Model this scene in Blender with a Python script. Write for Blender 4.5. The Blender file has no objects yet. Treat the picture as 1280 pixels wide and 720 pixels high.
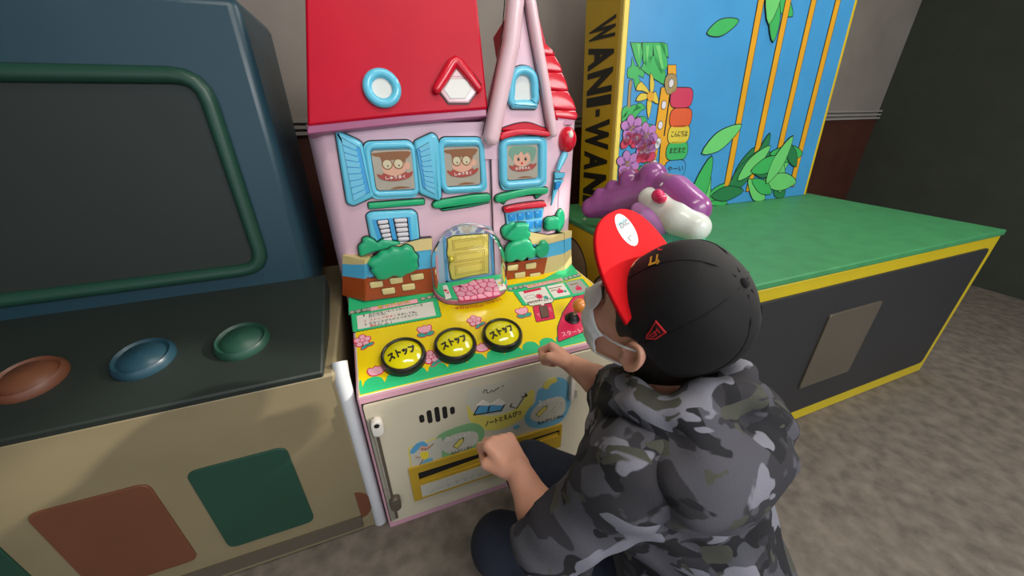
import bpy, bmesh, math, random
import numpy as np
from mathutils import Vector, Matrix
random.seed(7)
scene = bpy.context.scene
COL = scene.collection

# ------------------------------------------------------------------ camera
FPX = 455.0
_p, _t, _r = [math.radians(a) for a in (26.14, 20.33, -0.58)]
_h = np.array([math.sin(_t), math.cos(_t), 0.0]); _r0 = np.array([math.cos(_t), -math.sin(_t), 0.0])
CFW = _h * math.cos(_p) + np.array([0, 0, -math.sin(_p)])
_u0 = _h * math.sin(_p) + np.array([0, 0, math.cos(_p)])
CR = _r0 * math.cos(_r) + _u0 * math.sin(_r)
CU = _u0 * math.cos(_r) - _r0 * math.sin(_r)
CPOS = np.array([0.0, 0.0, 1.0132])
cam = bpy.data.cameras.new('camera'); camo = bpy.data.objects.new('camera', cam); COL.objects.link(camo)
cam.sensor_fit = 'HORIZONTAL'; cam.sensor_width = 36.0; cam.lens = FPX / 1280 * 36.0
cam.clip_start = 0.02; cam.clip_end = 50
m = Matrix.Identity(4)
for i in range(3):
    m[i][0] = CR[i]; m[i][1] = CU[i]; m[i][2] = -CFW[i]; m[i][3] = CPOS[i]
camo.matrix_world = m
scene.camera = camo

# ------------------------------------------------------------------ world, lights, exposure
scene.view_settings.view_transform = 'Standard'
scene.view_settings.look = 'None'
scene.view_settings.exposure = -0.05
scene.view_settings.gamma = 1.0
w = bpy.data.worlds.new('world'); scene.world = w; w.use_nodes = True
bg = w.node_tree.nodes['Background']; bg.inputs[0].default_value = (0.80, 0.88, 1.0, 1); bg.inputs[1].default_value = 1.25

def light(name, kind, loc, target, energy, color, **kw):
    d = bpy.data.lights.new(name, kind); d.energy = energy; d.color = color
    for k, v in kw.items(): setattr(d, k, v)
    o = bpy.data.objects.new(name, d); COL.objects.link(o); o.location = loc
    o.rotation_euler = (Vector(target) - Vector(loc)).to_track_quat('-Z', 'Y').to_euler()
    return o
light('sunlight', 'SUN', (0.43 + 3.4, 0.58 - 1.2, 0.80 + 1.6), (0.43, 0.58, 0.80), 4.2, (1.0, 0.93, 0.82), angle=math.radians(1.0))
light('shopfront_daylight', 'AREA', (1.5, -1.5, 2.1), (0.35, 0.9, 0.75), 44, (1.0, 0.98, 0.95), shape='RECTANGLE', size=1.8, size_y=0.8)
light('added_overhead_light', 'AREA', (0.5, 0.1, 2.42), (0.5, 0.1, 0.0), 14, (1.0, 0.93, 0.82), shape='RECTANGLE', size=1.2, size_y=0.2)  # unseen overhead fill added to brighten the room, no fixture built

light('added_overhead_light', 'AREA', (1.9, 0.95, 2.35), (0.3, 0.8, 0.5), 12, (1.0, 0.99, 0.97), shape='RECTANGLE', size=0.9, size_y=0.35)  # added to put highlights on button domes and roof tubes, no fixture built

# ------------------------------------------------------------------ helpers: materials
def lin(hexcol):
    v = [int(hexcol[i:i + 2], 16) / 255 for i in (0, 2, 4)]
    return tuple(((c / 12.92) if c <= 0.04045 else ((c + 0.055) / 1.055) ** 2.4) for c in v) + (1.0,)

MATS = {}
def mat(name, col, rough=0.45, var=0.05, scale=9.0, bump=0.0, metal=0.0, coat=0.0, sss=0.0, **inp):
    if name in MATS: return MATS[name]
    mt = bpy.data.materials.new(name); mt.use_nodes = True; nt = mt.node_tree
    b = nt.nodes['Principled BSDF']
    b.inputs['Roughness'].default_value = rough; b.inputs['Metallic'].default_value = metal
    if coat: b.inputs['Coat Weight'].default_value = coat; b.inputs['Coat Roughness'].default_value = 0.08
    if sss:
        b.inputs['Subsurface Weight'].default_value = sss; b.inputs['Subsurface Radius'].default_value = (0.010, 0.004, 0.002)
        b.inputs['Subsurface Scale'].default_value = 0.6
    c = lin(col)
    tc = nt.nodes.new('ShaderNodeTexCoord'); nz = nt.nodes.new('ShaderNodeTexNoise')
    nz.inputs['Scale'].default_value = scale; nz.inputs['Detail'].default_value = 4
    nt.links.new(tc.outputs['Object'], nz.inputs['Vector'])
    rp = nt.nodes.new('ShaderNodeValToRGB')
    rp.color_ramp.elements[0].position = 0.3; rp.color_ramp.elements[1].position = 0.7
    rp.color_ramp.elements[0].color = tuple(x * (1 - var) for x in c[:3]) + (1,)
    rp.color_ramp.elements[1].color = tuple(min(1, x * (1 + var)) for x in c[:3]) + (1,)
    nt.links.new(nz.outputs['Fac'], rp.inputs['Fac']); nt.links.new(rp.outputs['Color'], b.inputs['Base Color'])
    if bump:
        n2 = nt.nodes.new('ShaderNodeTexNoise'); n2.inputs['Scale'].default_value = scale * 8; n2.inputs['Detail'].default_value = 3
        nt.links.new(tc.outputs['Object'], n2.inputs['Vector'])
        bp = nt.nodes.new('ShaderNodeBump'); bp.inputs['Strength'].default_value = bump; bp.inputs['Distance'].default_value = 0.003
        nt.links.new(n2.outputs['Fac'], bp.inputs['Height']); nt.links.new(bp.outputs['Normal'], b.inputs['Normal'])
    for k, v in inp.items(): b.inputs[k].default_value = v
    MATS[name] = mt
    return mt

PL = dict(rough=0.22, coat=0.25)
black = mat('ink_black', '151312', 0.4)
red = mat('roof_red', 'bf0428', rough=0.42, **{'Specular IOR Level': 0.25})
red2 = mat('gloss_red', 'd4162f', **PL)
plum = mat('eave_plum', 'a05a7c', 0.3)
pink = mat('house_pink', 'e6c0cd', 0.3, coat=0.2, var=0.03)
pinkt = mat('gable_pink', 'eac6cc', 0.25, coat=0.3, var=0.03)
cyan = mat('frame_cyan', '66c6e2', 0.2, coat=0.4, var=0.04)
cyand = mat('shutter_blue', '3f9fd8', 0.3)
cyanl = mat('slat_cyan', '6fc0dd', 0.3)
blue = mat('pane_blue', '2d8fd6', 0.25)
white = mat('milk_white', 'dcdcd6', 0.3, var=0.03)
green = mat('sill_green', '1fae72', 0.25, coat=0.2)
green2 = mat('bush_green', '22a874', 0.28, coat=0.2)
greend = mat('sill_dark_green', '1c8f64', 0.3)
cream = mat('fence_cream', 'd9c487', 0.35)
bluef = mat('fence_blue', '55b1d8', 0.3)
brown = mat('wall_brown', 'a4481f', 0.35)
brick_m = mat('brick_cream', 'dcc98b', 0.4)
yellow = mat('panel_yellow', 'f3d200', 0.3, var=0.02, coat=0.2)
pgreen = mat('print_green', '2fc07c', 0.32, var=0.03)
pmag = mat('print_magenta', 'd8234f', 0.35)
ppink = mat('print_pink', 'f4aebd', 0.35)
pwhite = mat('print_white', 'e6ded2', 0.4)
pgrey = mat('print_grey', 'aaa79a', 0.4)
pdgreen = mat('print_teal', '38a08c', 0.35)
pred = mat('print_red', 'd6352c', 0.35)
porange = mat('print_orange', 'e8842a', 0.35)
pyel = mat('print_yellow', 'e8cf3a', 0.35)
pdark = mat('print_dark', '2a2620', 0.4)
pbrown = mat('print_brown', '8a5a34', 0.4)
pskin = mat('print_skin', 'd9a58c', 0.4)
pblue = mat('print_blue', '5aa0c8', 0.4)
pcabblue = mat('sticker_blue', '6aa6c0', 0.45)
pcabyel = mat('sticker_yellow', 'd8c860', 0.45)
pcabgreen = mat('sticker_green', '7fae78', 0.45)
pcabgrey = mat('sticker_grey', 'c6c1b0', 0.45)
door_m = mat('door_cream', 'cfc4aa', 0.4, var=0.04, scale=3)
edge_m = mat('cabinet_pink', 'd59fae', 0.35)
side_m = mat('cabinet_side', 'c99aa8', 0.5)
steel = mat('steel', 'b5afa2', 0.35, metal=0.35)
steel_d = mat('dark_steel', '6a6154', 0.4, metal=0.4)
chute_m = mat('chute_yellow', 'bd982a', 0.35)
dark_in = mat('slot_dark', '14110e', 0.7)
ring_m = mat('button_ring', '25211b', 0.28, coat=0.3)
dome_y = mat('button_yellow', 'efe100', 0.12, coat=0.8, var=0.02)
orange_m = mat('knob_orange', 'df8a3c', 0.25, coat=0.4)
screen_m = mat('picture_screen', 'aaa292', 0.25, var=0.06)
doory = mat('toy_door_yellow', 'e6cf63', 0.4)
doorl = mat('toy_door_line', 'b59a45', 0.4)
greyblue = mat('porch_grey_blue', 'a9bccb', 0.4)
lilac = mat('porch_lilac', '8f93b8', 0.4)
stone_m = mat('stone_pink', 'f2a2b8', 0.35)
mortar_m = mat('stone_mortar', 'd2356c', 0.4)
porchpink = mat('porch_brick_pink', 'dd9fb2', 0.4)
silver = mat('sticker_silver', '9aa0a5', 0.4, metal=0.1, var=0.25, scale=60)

def glass(name, tint=(0.93, 0.96, 0.97), alpha=0.16):
    mt = bpy.data.materials.new(name); mt.use_nodes = True; nt = mt.node_tree
    out = nt.nodes['Material Output']; nt.nodes.remove(nt.nodes['Principled BSDF'])
    tr = nt.nodes.new('ShaderNodeBsdfTransparent'); tr.inputs[0].default_value = tint + (1,)
    gl = nt.nodes.new('ShaderNodeBsdfGlossy'); gl.inputs['Roughness'].default_value = 0.05
    gl.inputs[0].default_value = (1, 1, 1, 1)
    lw = nt.nodes.new('ShaderNodeLayerWeight'); lw.inputs['Blend'].default_value = alpha
    mx = nt.nodes.new('ShaderNodeMixShader')
    nt.links.new(lw.outputs['Fresnel'], mx.inputs[0]); nt.links.new(tr.outputs[0], mx.inputs[1]); nt.links.new(gl.outputs[0], mx.inputs[2])
    nt.links.new(mx.outputs[0], out.inputs['Surface'])
    return mt
glass_m = glass('clear_plastic')

# ------------------------------------------------------------------ helpers: frames and pixel survey
class Fr:
    """A flat frame in the room: origin O, axes U (right), V (up), W (out of the surface)."""
    def __init__(s, O, U, V):
        s.O = np.array(O, float); s.U = np.array(U, float); s.U /= np.linalg.norm(s.U)
        s.V = np.array(V, float); s.V -= s.U * (s.V @ s.U); s.V /= np.linalg.norm(s.V); s.W = np.cross(s.U, s.V)
    def pt(s, u, v, w=0.0): return s.O + s.U * u + s.V * v + s.W * w
    def at(s, px, py, w=0.0):
        d = CFW * FPX + CR * (px - 640) + CU * (360 - py)
        P = s.O + s.W * w
        q = CPOS + d * (((P - CPOS) @ s.W) / (d @ s.W)) - s.O
        return (float(q @ s.U), float(q @ s.V))
    def many(s, pts, w=0.0): return [s.at(x, y, w) for x, y in pts]

def crop(pts, ox, oy, k): return [(ox + x / k, oy + y / k) for x, y in pts]
def cam_at(px, py, d): return CPOS + CFW * d + CR * ((px - 640) / FPX * d) + CU * ((360 - py) / FPX * d)

_T = math.radians(16)
PY, PZ = 0.68, 0.4583
PANEL = Fr((0, PY, PZ), (1, 0, 0), (0, math.cos(_T), math.sin(_T)))
DOOR = Fr((0, 0.68, 0), (1, 0, 0), (0, 0, 1))
WALL = Fr((0, 0.985, 0), (1, 0, 0), (0, 0, 1))
FENCE = Fr((0, 0.963, 0), (1, 0, 0), (0, 0, 1))
ROOF = Fr((0, 0.962, 1.0), (1, 0, 0), (0, math.sin(math.radians(14)), math.cos(math.radians(14))))

# ------------------------------------------------------------------ helpers: 2D outlines
def area(p): return 0.5 * sum(p[i][0] * p[(i + 1) % len(p)][1] - p[(i + 1) % len(p)][0] * p[i][1] for i in range(len(p)))
def ccw(p): return list(p) if area(p) > 0 else list(p)[::-1]
def smooth(p, n=5):
    out = []; L = len(p)
    for i in range(L):
        a, b, c, d = [np.array(p[(i + j - 1) % L], float) for j in range(4)]
        for k in range(n):
            t = k / n
            out.append(tuple(0.5 * ((2 * b) + (c - a) * t + (2 * a - 5 * b + 4 * c - d) * t * t + (3 * b - a - 3 * c + d) * t ** 3)))
    return out
def rounded(p, r, n=4):
    p = [np.array(q, float) for q in p]; out = []; L = len(p)
    for i in range(L):
        a, b, c = p[i - 1], p[i], p[(i + 1) % L]
        da = a - b; dc = c - b; la = np.linalg.norm(da); lc = np.linalg.norm(dc); rr = min(r, la * 0.45, lc * 0.45)
        s = b + da / la * rr; e = b + dc / lc * rr
        for k in range(n + 1):
            t = k / n; out.append(tuple((1 - t) ** 2 * s + 2 * t * (1 - t) * b + t * t * e))
    return out
def circle(c, r, n=24, r2=None, rot=0.0):
    r2 = r if r2 is None else r2
    ca, sa = math.cos(rot), math.sin(rot)
    return [(c[0] + r * math.cos(a) * ca - r2 * math.sin(a) * sa, c[1] + r * math.cos(a) * sa + r2 * math.sin(a) * ca)
            for a in [2 * math.pi * k / n for k in range(n)]]
def offset(p, d):
    """Move a CCW outline by d along its outward normal."""
    out = []; L = len(p)
    for i in range(L):
        a, b, c = np.array(p[i - 1]), np.array(p[i]), np.array(p[(i + 1) % L])
        e1 = b - a; e2 = c - b
        n1 = np.array((e1[1], -e1[0])); n2 = np.array((e2[1], -e2[0]))
        l1 = np.linalg.norm(n1); l2 = np.linalg.norm(n2)
        if l1 < 1e-9 or l2 < 1e-9: out.append(tuple(b)); continue
        n = n1 / l1 + n2 / l2; ln = np.linalg.norm(n)
        if ln < 1e-6: out.append(tuple(b)); continue
        n /= ln; k = 1.0 / max(0.55, float(n @ (n1 / l1)))
        out.append(tuple(b + n * d * k))
    return out
def cloud(c, rx, ry, bumps, amp=0.16, n=48, rot=0.0):
    out = []
    for k in range(n):
        a = 2 * math.pi * k / n
        s = 1 - amp + amp * abs(math.sin(a * bumps / 2)) * 1.6
        x = rx * s * math.cos(a); y = ry * s * math.sin(a)
        out.append((c[0] + x * math.cos(rot) - y * math.sin(rot), c[1] + x * math.sin(rot) + y * math.cos(rot)))
    return out

# ------------------------------------------------------------------ helpers: mesh builder
class MB:
    def __init__(s): s.v = []; s.f = []; s.mi = []; s.mats = []
    def m(s, mt):
        if mt not in s.mats: s.mats.append(mt)
        return s.mats.index(mt)
    def add(s, vs, fs, mt):
        o = len(s.v); k = s.m(mt)
        s.v.extend([tuple(map(float, q)) for q in vs])
        for f in fs: s.f.append([o + i for i in f]); s.mi.append(k)
    def poly(s, fr, p, w0, w1, mt):
        p = ccw(p); n = len(p)
        vs = [fr.pt(u, v, w0) for u, v in p] + [fr.pt(u, v, w1) for u, v in p]
        s.add(vs, [list(range(n, 2 * n))] + [[i, (i + 1) % n, n + (i + 1) % n, n + i] for i in range(n)], mt)
    def puff(s, fr, p, w0, h, r, mt, seg=3, dome=0.0):
        p = ccw(p); n = len(p); rings = [(0.0, 0.0)]
        for k in range(seg + 1):
            a = math.pi / 2 * k / seg; rings.append((r * (1 - math.cos(a)), h - r + r * math.sin(a)))
        vs = []; fs = []
        for d, z in rings: vs += [fr.pt(u, v, w0 + z) for u, v in (offset(p, -d) if d else p)]
        for j in range(len(rings) - 1):
            for i in range(n):
                fs.append([j * n + i, j * n + (i + 1) % n, (j + 1) * n + (i + 1) % n, (j + 1) * n + i])
        fs.append([(len(rings) - 1) * n + i for i in range(n)])
        s.add(vs, fs, mt)
    def pillow(s, fr, p, w0, h, mt, line=0.0026):
        """Plump pad: the outline shrunk towards its middle in rings that rise like a cushion."""
        p = ccw(p); n = len(p); c = np.mean(p, 0)
        if line: s.poly(fr, offset(p, line), w0 - 0.0005, w0 + 0.0008, black)
        vs = []; fs = []; rings = [(1, 0), (1.0, .25), (.985, .5), (.955, .72), (.90, .87), (.80, .96), (.6, 1.0)]
        for k, z in rings: vs += [fr.pt(c[0] + (u - c[0]) * k, c[1] + (v - c[1]) * k, w0 + z * h) for u, v in p]
        for j in range(len(rings) - 1):
            for i in range(n): fs.append([j * n + i, j * n + (i + 1) % n, (j + 1) * n + (i + 1) % n, (j + 1) * n + i])
        fs.append([(len(rings) - 1) * n + i for i in range(n)])
        s.add(vs, fs, mt)
    def relief(s, fr, p, w0, h, mt, r=None, line=0.0026):
        p = ccw(p)
        if line: s.poly(fr, offset(p, line), w0 - 0.0005, w0 + 0.0008, black)
        s.puff(fr, p, w0, h, r if r else h * 0.7, mt)
    def tube(s, pts, rad, mt, closed=False, seg=10, flat=None):
        P = [np.array(q, float) for q in pts]; n = len(P)
        if not hasattr(rad, '__len__'): rad = [rad] * n
        T = []
        for i in range(n):
            a = P[i - 1] if (i or closed) else P[i]; b = P[(i + 1) % n] if (i < n - 1 or closed) else P[i]
            t = b - a; T.append(t / (np.linalg.norm(t) + 1e-12))
        ref = np.array([0, 0, 1.0]) if abs(T[0][2]) < 0.9 else np.array([1.0, 0, 0])
        if flat is not None: ref = np.array(flat, float)
        N = np.cross(T[0], ref); N /= np.linalg.norm(N); vs = []; fs = []
        for i in range(n):
            if flat is not None: N = np.cross(T[i], ref); N /= np.linalg.norm(N) + 1e-12
            else: N = N - T[i] * (N @ T[i]); N /= np.linalg.norm(N)
            B = np.cross(T[i], N)
            for k in range(seg):
                a = 2 * math.pi * k / seg
                vs.append(P[i] + (N * math.cos(a) + B * math.sin(a)) * rad[i])
        for i in range(n if closed else n - 1):
            j = (i + 1) % n
            for k in range(seg):
                l = (k + 1) % seg; fs.append([i * seg + k, i * seg + l, j * seg + l, j * seg + k])
        if not closed: fs += [list(range(seg))[::-1], [(n - 1) * seg + k for k in range(seg)]]
        s.add(vs, fs, mt)
    def rope(s, fr, p, w, rad, mt, closed=True, seg=10, line=0.0):
        """Round bar following a 2D outline on a frame."""
        if line and closed:
            q = ccw(p); s.poly(fr, offset(q, rad + line), w - rad * 0.9, w - rad * 0.9 + 0.003, black)
        s.tube([fr.pt(u, v, w) for u, v in p], rad, mt, closed, seg, flat=fr.W)
    def lathe(s, fr, c, prof, mt, seg=32):
        vs = []; fs = []
        for r, z in prof:
            for k in range(seg):
                a = 2 * math.pi * k / seg; vs.append(fr.pt(c[0] + r * math.cos(a), c[1] + r * math.sin(a), z))
        for j in range(len(prof) - 1):
            for k in range(seg):
                l = (k + 1) % seg; fs.append([j * seg + k, j * seg + l, (j + 1) * seg + l, (j + 1) * seg + k])
        if prof[-1][0] > 1e-6: fs.append([(len(prof) - 1) * seg + k for k in range(seg)])
        if prof[0][0] > 1e-6: fs.append([k for k in range(seg)][::-1])
        s.add(vs, fs, mt)
    def ball(s, c, rad, mt, axes=None, seg=20, rings=12):
        c = np.array(c, float)
        R = (rad, rad, rad) if not hasattr(rad, '__len__') else rad
        A = axes if axes is not None else np.eye(3)
        vs = []; fs = []
        for j in range(rings + 1):
            th = math.pi * j / rings
            for k in range(seg):
                a = 2 * math.pi * k / seg
                q = (R[0] * math.sin(th) * math.cos(a), R[1] * math.sin(th) * math.sin(a), -R[2] * math.cos(th))
                vs.append(c + A[0] * q[0] + A[1] * q[1] + A[2] * q[2])
        for j in range(rings):
            for k in range(seg):
                l = (k + 1) % seg; fs.append([j * seg + k, j * seg + l, (j + 1) * seg + l, (j + 1) * seg + k])
        s.add(vs, fs, mt)
    def box(s, lo, hi, mt):
        x0, y0, z0 = lo; x1, y1, z1 = hi
        s.add([(x0, y0, z0), (x1, y0, z0), (x1, y1, z0), (x0, y1, z0), (x0, y0, z1), (x1, y0, z1), (x1, y1, z1), (x0, y1, z1)],
              [[3, 2, 1, 0], [4, 5, 6, 7], [0, 1, 5, 4], [1, 2, 6, 5], [2, 3, 7, 6], [3, 0, 4, 7]], mt)
    def text(s, fr, string, p0, p1, h, mt, w=0.0012, bold=0.0, fit=True, depth=0.0004, curve=None):
        """Lettering on a frame, baseline from p0 to p1 (uv), cap height about h."""
        cu = bpy.data.curves.new('t', 'FONT'); cu.body = string; cu.size = 1.0; cu.offset = bold; cu.resolution_u = 2
        o = bpy.data.objects.new('t', cu); COL.objects.link(o)
        bpy.context.view_layer.update()
        me = bpy.data.meshes.new_from_object(o.evaluated_get(bpy.context.evaluated_depsgraph_get()))
        bpy.data.objects.remove(o); bpy.data.curves.remove(cu)
        co = np.array([v.co[:] for v in me.vertices]); fs = [list(p.vertices) for p in me.polygons]; bpy.data.meshes.remove(me)
        if len(co) == 0: return
        x0, x1 = co[:, 0].min(), co[:, 0].max(); y0, y1 = co[:, 1].min(), co[:, 1].max()
        p0 = np.array(p0); p1 = np.array(p1); L = np.linalg.norm(p1 - p0); e = (p1 - p0) / L; nrm = np.array((-e[1], e[0]))
        sy = h / (y1 - y0); sx = L / (x1 - x0) if fit else sy
        vs = []
        for q in co:
            uv = p0 + e * ((q[0] - x0) * sx) + nrm * ((q[1] - y0) * sy)
            vs.append(fr.pt(uv[0], uv[1], w + (curve(uv) if curve else 0.0)))
        s.add(vs, fs, mt)
    def build(s, name, parent=None, smooth_ang=40, bevel=0.0):
        me = bpy.data.meshes.new(name); o = bpy.data.objects.new(name, me); COL.objects.link(o)
        off = Vector((0, 0, 0))
        if parent is not None:
            o.parent = parent; r = parent
            while r.parent: r = r.parent
            off = r.location
        else:
            lo = np.array(s.v).min(0); hi = np.array(s.v).max(0)
            off = Vector(((lo[0] + hi[0]) / 2, (lo[1] + hi[1]) / 2, lo[2])); o.location = off
        me.from_pydata([(x - off[0], y - off[1], z - off[2]) for x, y, z in s.v], [], s.f)
        for mt in s.mats: me.materials.append(mt)
        me.polygons.foreach_set('material_index', s.mi)
        me.validate(); me.update()
        if smooth_ang:
            me.shade_smooth(); me.set_sharp_from_angle(angle=math.radians(smooth_ang))
        if bevel:
            b = o.modifiers.new('bevel', 'BEVEL'); b.width = bevel; b.segments = 2; b.limit_method = 'ANGLE'; b.angle_limit = math.radians(40)
        return o

def thing(name, label, cat, loc, group=None):
    o = bpy.data.objects.new(name, None); COL.objects.link(o); o.location = loc
    o.empty_display_size = 0.05; o['label'] = label; o['category'] = cat
    if group: o['group'] = group
    return o
def tag(o, label=None, cat=None, group=None, kind=None):
    if label: o['label'] = label
    if cat: o['category'] = cat
    if group: o['group'] = group
    if kind: o['kind'] = kind
    return o
def one(name, parent, fn, label=None, **kw):
    b = MB(); fn(b); o = b.build(name, parent, **kw)
    if label: o['label'] = label
    return o

# ------------------------------------------------------------------ helpers: distance-field solids
class Field:
    def __init__(s, lo, hi, h):
        s.lo = np.array(lo, float); s.h = h; s.n = np.ceil((np.array(hi) - s.lo) / h).astype(int) + 1
        s.F = np.full(s.n, 1.0, np.float32)
    def _blk(s, lo, hi):
        a = np.maximum(0, np.floor((np.array(lo) - s.lo) / s.h).astype(int)); b = np.minimum(s.n, np.ceil((np.array(hi) - s.lo) / s.h).astype(int) + 1)
        if np.any(b <= a): return None
        ax = [s.lo[i] + s.h * np.arange(a[i], b[i]) for i in range(3)]
        return tuple(slice(a[i], b[i]) for i in range(3)), np.stack(np.meshgrid(*ax, indexing='ij'), -1)
    def _mix(s, sl, d, k, op):
        f = s.F[sl]
        if op == 'sub': d = -d; hh = np.clip(0.5 - 0.5 * (f - d) / k, 0, 1); s.F[sl] = f * (1 - hh) + d * hh + k * hh * (1 - hh); return
        hh = np.clip(0.5 + 0.5 * (f - d) / k, 0, 1); s.F[sl] = f * (1 - hh) + d * hh - k * hh * (1 - hh)
    def cap(s, a, b, ra, rb=None, k=0.012, op='u'):
        rb = ra if rb is None else rb; a = np.array(a, float); b = np.array(b, float); R = max(ra, rb) + k * 1.5 + 4 * s.h
        bl = s._blk(np.minimum(a, b) - R, np.maximum(a, b) + R)
        if bl is None: return
        sl, X = bl; ab = b - a; t = np.clip(((X - a) @ ab) / max(1e-9, ab @ ab), 0, 1)
        d = np.linalg.norm(X - a - t[..., None] * ab, axis=-1) - (ra + (rb - ra) * t)
        s._mix(sl, d, k, op)
    def chain(s, pts, rads, k=0.012):
        for i in range(len(pts) - 1): s.cap(pts[i], pts[i + 1], rads[i], rads[i + 1], k)
    def ell(s, c, r, A=None, k=0.012, op='u'):
        c = np.array(c, float); r = np.array(r, float); A = np.eye(3) if A is None else np.array(A, float)
        R = r.max() + k * 1.5 + 4 * s.h; bl = s._blk(c - R, c + R)
        if bl is None: return
        sl, X = bl; q = (X - c) @ A.T
        k0 = np.linalg.norm(q / r, axis=-1); k1 = np.linalg.norm(q / (r * r), axis=-1) + 1e-9
        s._mix(sl, k0 * (k0 - 1) / k1, k, op)
    def cut(s, P, N):
        """Remove everything on the side N points to."""
        ax = [s.lo[i] + s.h * np.arange(s.n[i]) for i in range(3)]
        N = np.array(N, float); N /= np.linalg.norm(N)
        d = (ax[0][:, None, None] - P[0]) * N[0] + (ax[1][None, :, None] - P[1]) * N[1] + (ax[2][None, None, :] - P[2]) * N[2]
        s.F = np.maximum(s.F, d.astype(np.float32))
    def warp(s, fn): s.F += fn
    def mesh(s):
        F = s.F; S = F < 0; n = F.shape
        c = [S[i:n[0] - 1 + i, j:n[1] - 1 + j, k:n[2] - 1 + k] for i in (0, 1) for j in (0, 1) for k in (0, 1)]
        al = c[0].copy(); an = c[0].copy()
        for q in c[1:]: al &= q; an |= q
        cells = np.argwhere(an & ~al); idx = -np.ones(tuple(np.array(n) - 1), int)
        idx[cells[:, 0], cells[:, 1], cells[:, 2]] = np.arange(len(cells))
        acc = np.zeros((len(cells), 3)); cnt = np.zeros(len(cells))
        for axis in range(3):
            o1, o2 = [a for a in range(3) if a != axis]
            for i in (0, 1):
                for j in (0, 1):
                    b = np.zeros(3, int); b[o1] = i; b[o2] = j; e = b.copy(); e[axis] = 1
                    p = cells + b; q = cells + e
                    fp = F[p[:, 0], p[:, 1], p[:, 2]]; fq = F[q[:, 0], q[:, 1], q[:, 2]]; mk = (fp < 0) != (fq < 0)
                    t = np.where(mk, fp / np.where(mk, fp - fq, 1), 0)
                    P = b[None, :].astype(float).repeat(len(cells), 0); P[:, axis] = t
                    acc += P * mk[:, None]; cnt += mk
        V = s.lo + s.h * (cells + acc / cnt[:, None]); Q = []
        for axis in range(3):
            o1, o2 = (axis + 1) % 3, (axis + 2) % 3
            a = [slice(None)] * 3; b = [slice(None)] * 3; a[axis] = slice(0, -1); b[axis] = slice(1, None)
            A = S[tuple(a)]; B = S[tuple(b)]
            e = np.argwhere(A != B); e = e[(e[:, o1] > 0) & (e[:, o2] > 0) & (e[:, o1] < n[o1] - 1) & (e[:, o2] < n[o2] - 1)]
            d1 = np.zeros(3, int); d1[o1] = 1; d2 = np.zeros(3, int); d2[o2] = 1
            g = lambda x: idx[x[:, 0], x[:, 1], x[:, 2]]
            q = np.stack([g(e - d1 - d2), g(e - d2), g(e), g(e - d1)], 1)
            fl = ~A[e[:, 0], e[:, 1], e[:, 2]]; q[fl] = q[fl][:, ::-1]; Q.append(q)
        return V, np.concatenate(Q)
    def build(s, name, parent, mt, relax=2, matfn=None, mats=None):
        V, Q = s.mesh()
        for _ in range(relax):
            a = np.zeros_like(V); c = np.zeros(len(V))
            for i in range(4):
                j = (i + 1) % 4
                np.add.at(a, Q[:, i], V[Q[:, j]]); np.add.at(a, Q[:, j], V[Q[:, i]]); np.add.at(c, Q[:, i], 1); np.add.at(c, Q[:, j], 1)
            V = V * 0.5 + 0.5 * a / np.maximum(c, 1)[:, None]
        me = bpy.data.meshes.new(name); o = bpy.data.objects.new(name, me); COL.objects.link(o); off = np.zeros(3)
        if parent is not None:
            o.parent = parent; r = parent
            while r.parent: r = r.parent
            off = np.array(r.location)
        else:
            off = np.array([(V[:, 0].min() + V[:, 0].max()) / 2, (V[:, 1].min() + V[:, 1].max()) / 2, V[:, 2].min()]); o.location = off
        V2 = V - off
        me.vertices.add(len(V2)); me.vertices.foreach_set('co', V2.ravel()); me.loops.add(len(Q) * 4); me.loops.foreach_set('vertex_index', Q.ravel())
        me.polygons.add(len(Q)); me.polygons.foreach_set('loop_start', np.arange(0, len(Q) * 4, 4)); me.polygons.foreach_set('loop_total', np.full(len(Q), 4))
        me.update(); me.validate(); me.shade_smooth()
        for x in (mats or [mt]): me.materials.append(x)
        if matfn is not None: me.polygons.foreach_set('material_index', matfn(V[Q].mean(1)).astype(int))
        return o
# ------------------------------------------------------------------ the room
floor_m = mat('floor_concrete', '6f665c', 0.75, var=0.30, scale=26, bump=0.25)
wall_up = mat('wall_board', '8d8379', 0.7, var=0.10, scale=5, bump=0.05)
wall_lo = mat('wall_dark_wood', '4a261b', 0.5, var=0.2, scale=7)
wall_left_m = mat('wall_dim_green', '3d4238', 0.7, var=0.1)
ceil_m = mat('ceiling_white', 'b5b0a6', 0.8)
trim_m = mat('trim_grey', '9a938b', 0.5)
def room(name, lo, hi, mt):
    b = MB(); b.box(lo, hi, mt); return tag(b.build(name, smooth_ang=0), kind='structure')
room('floor', (-2.2, -2.2, -0.05), (3.5, 1.9, 0.0), floor_m)
room('ceiling', (-2.2, -2.2, 2.6), (3.5, 1.9, 2.65), ceil_m)
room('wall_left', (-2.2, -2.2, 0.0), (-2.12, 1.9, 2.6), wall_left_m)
room('wall_back', (-2.12, 1.75, 0.0), (3.4, 1.9, 2.6), wall_up)
room('trim_1', (-2.12, 1.742, 0.0), (3.4, 1.75, 0.93), wall_lo)
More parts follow.
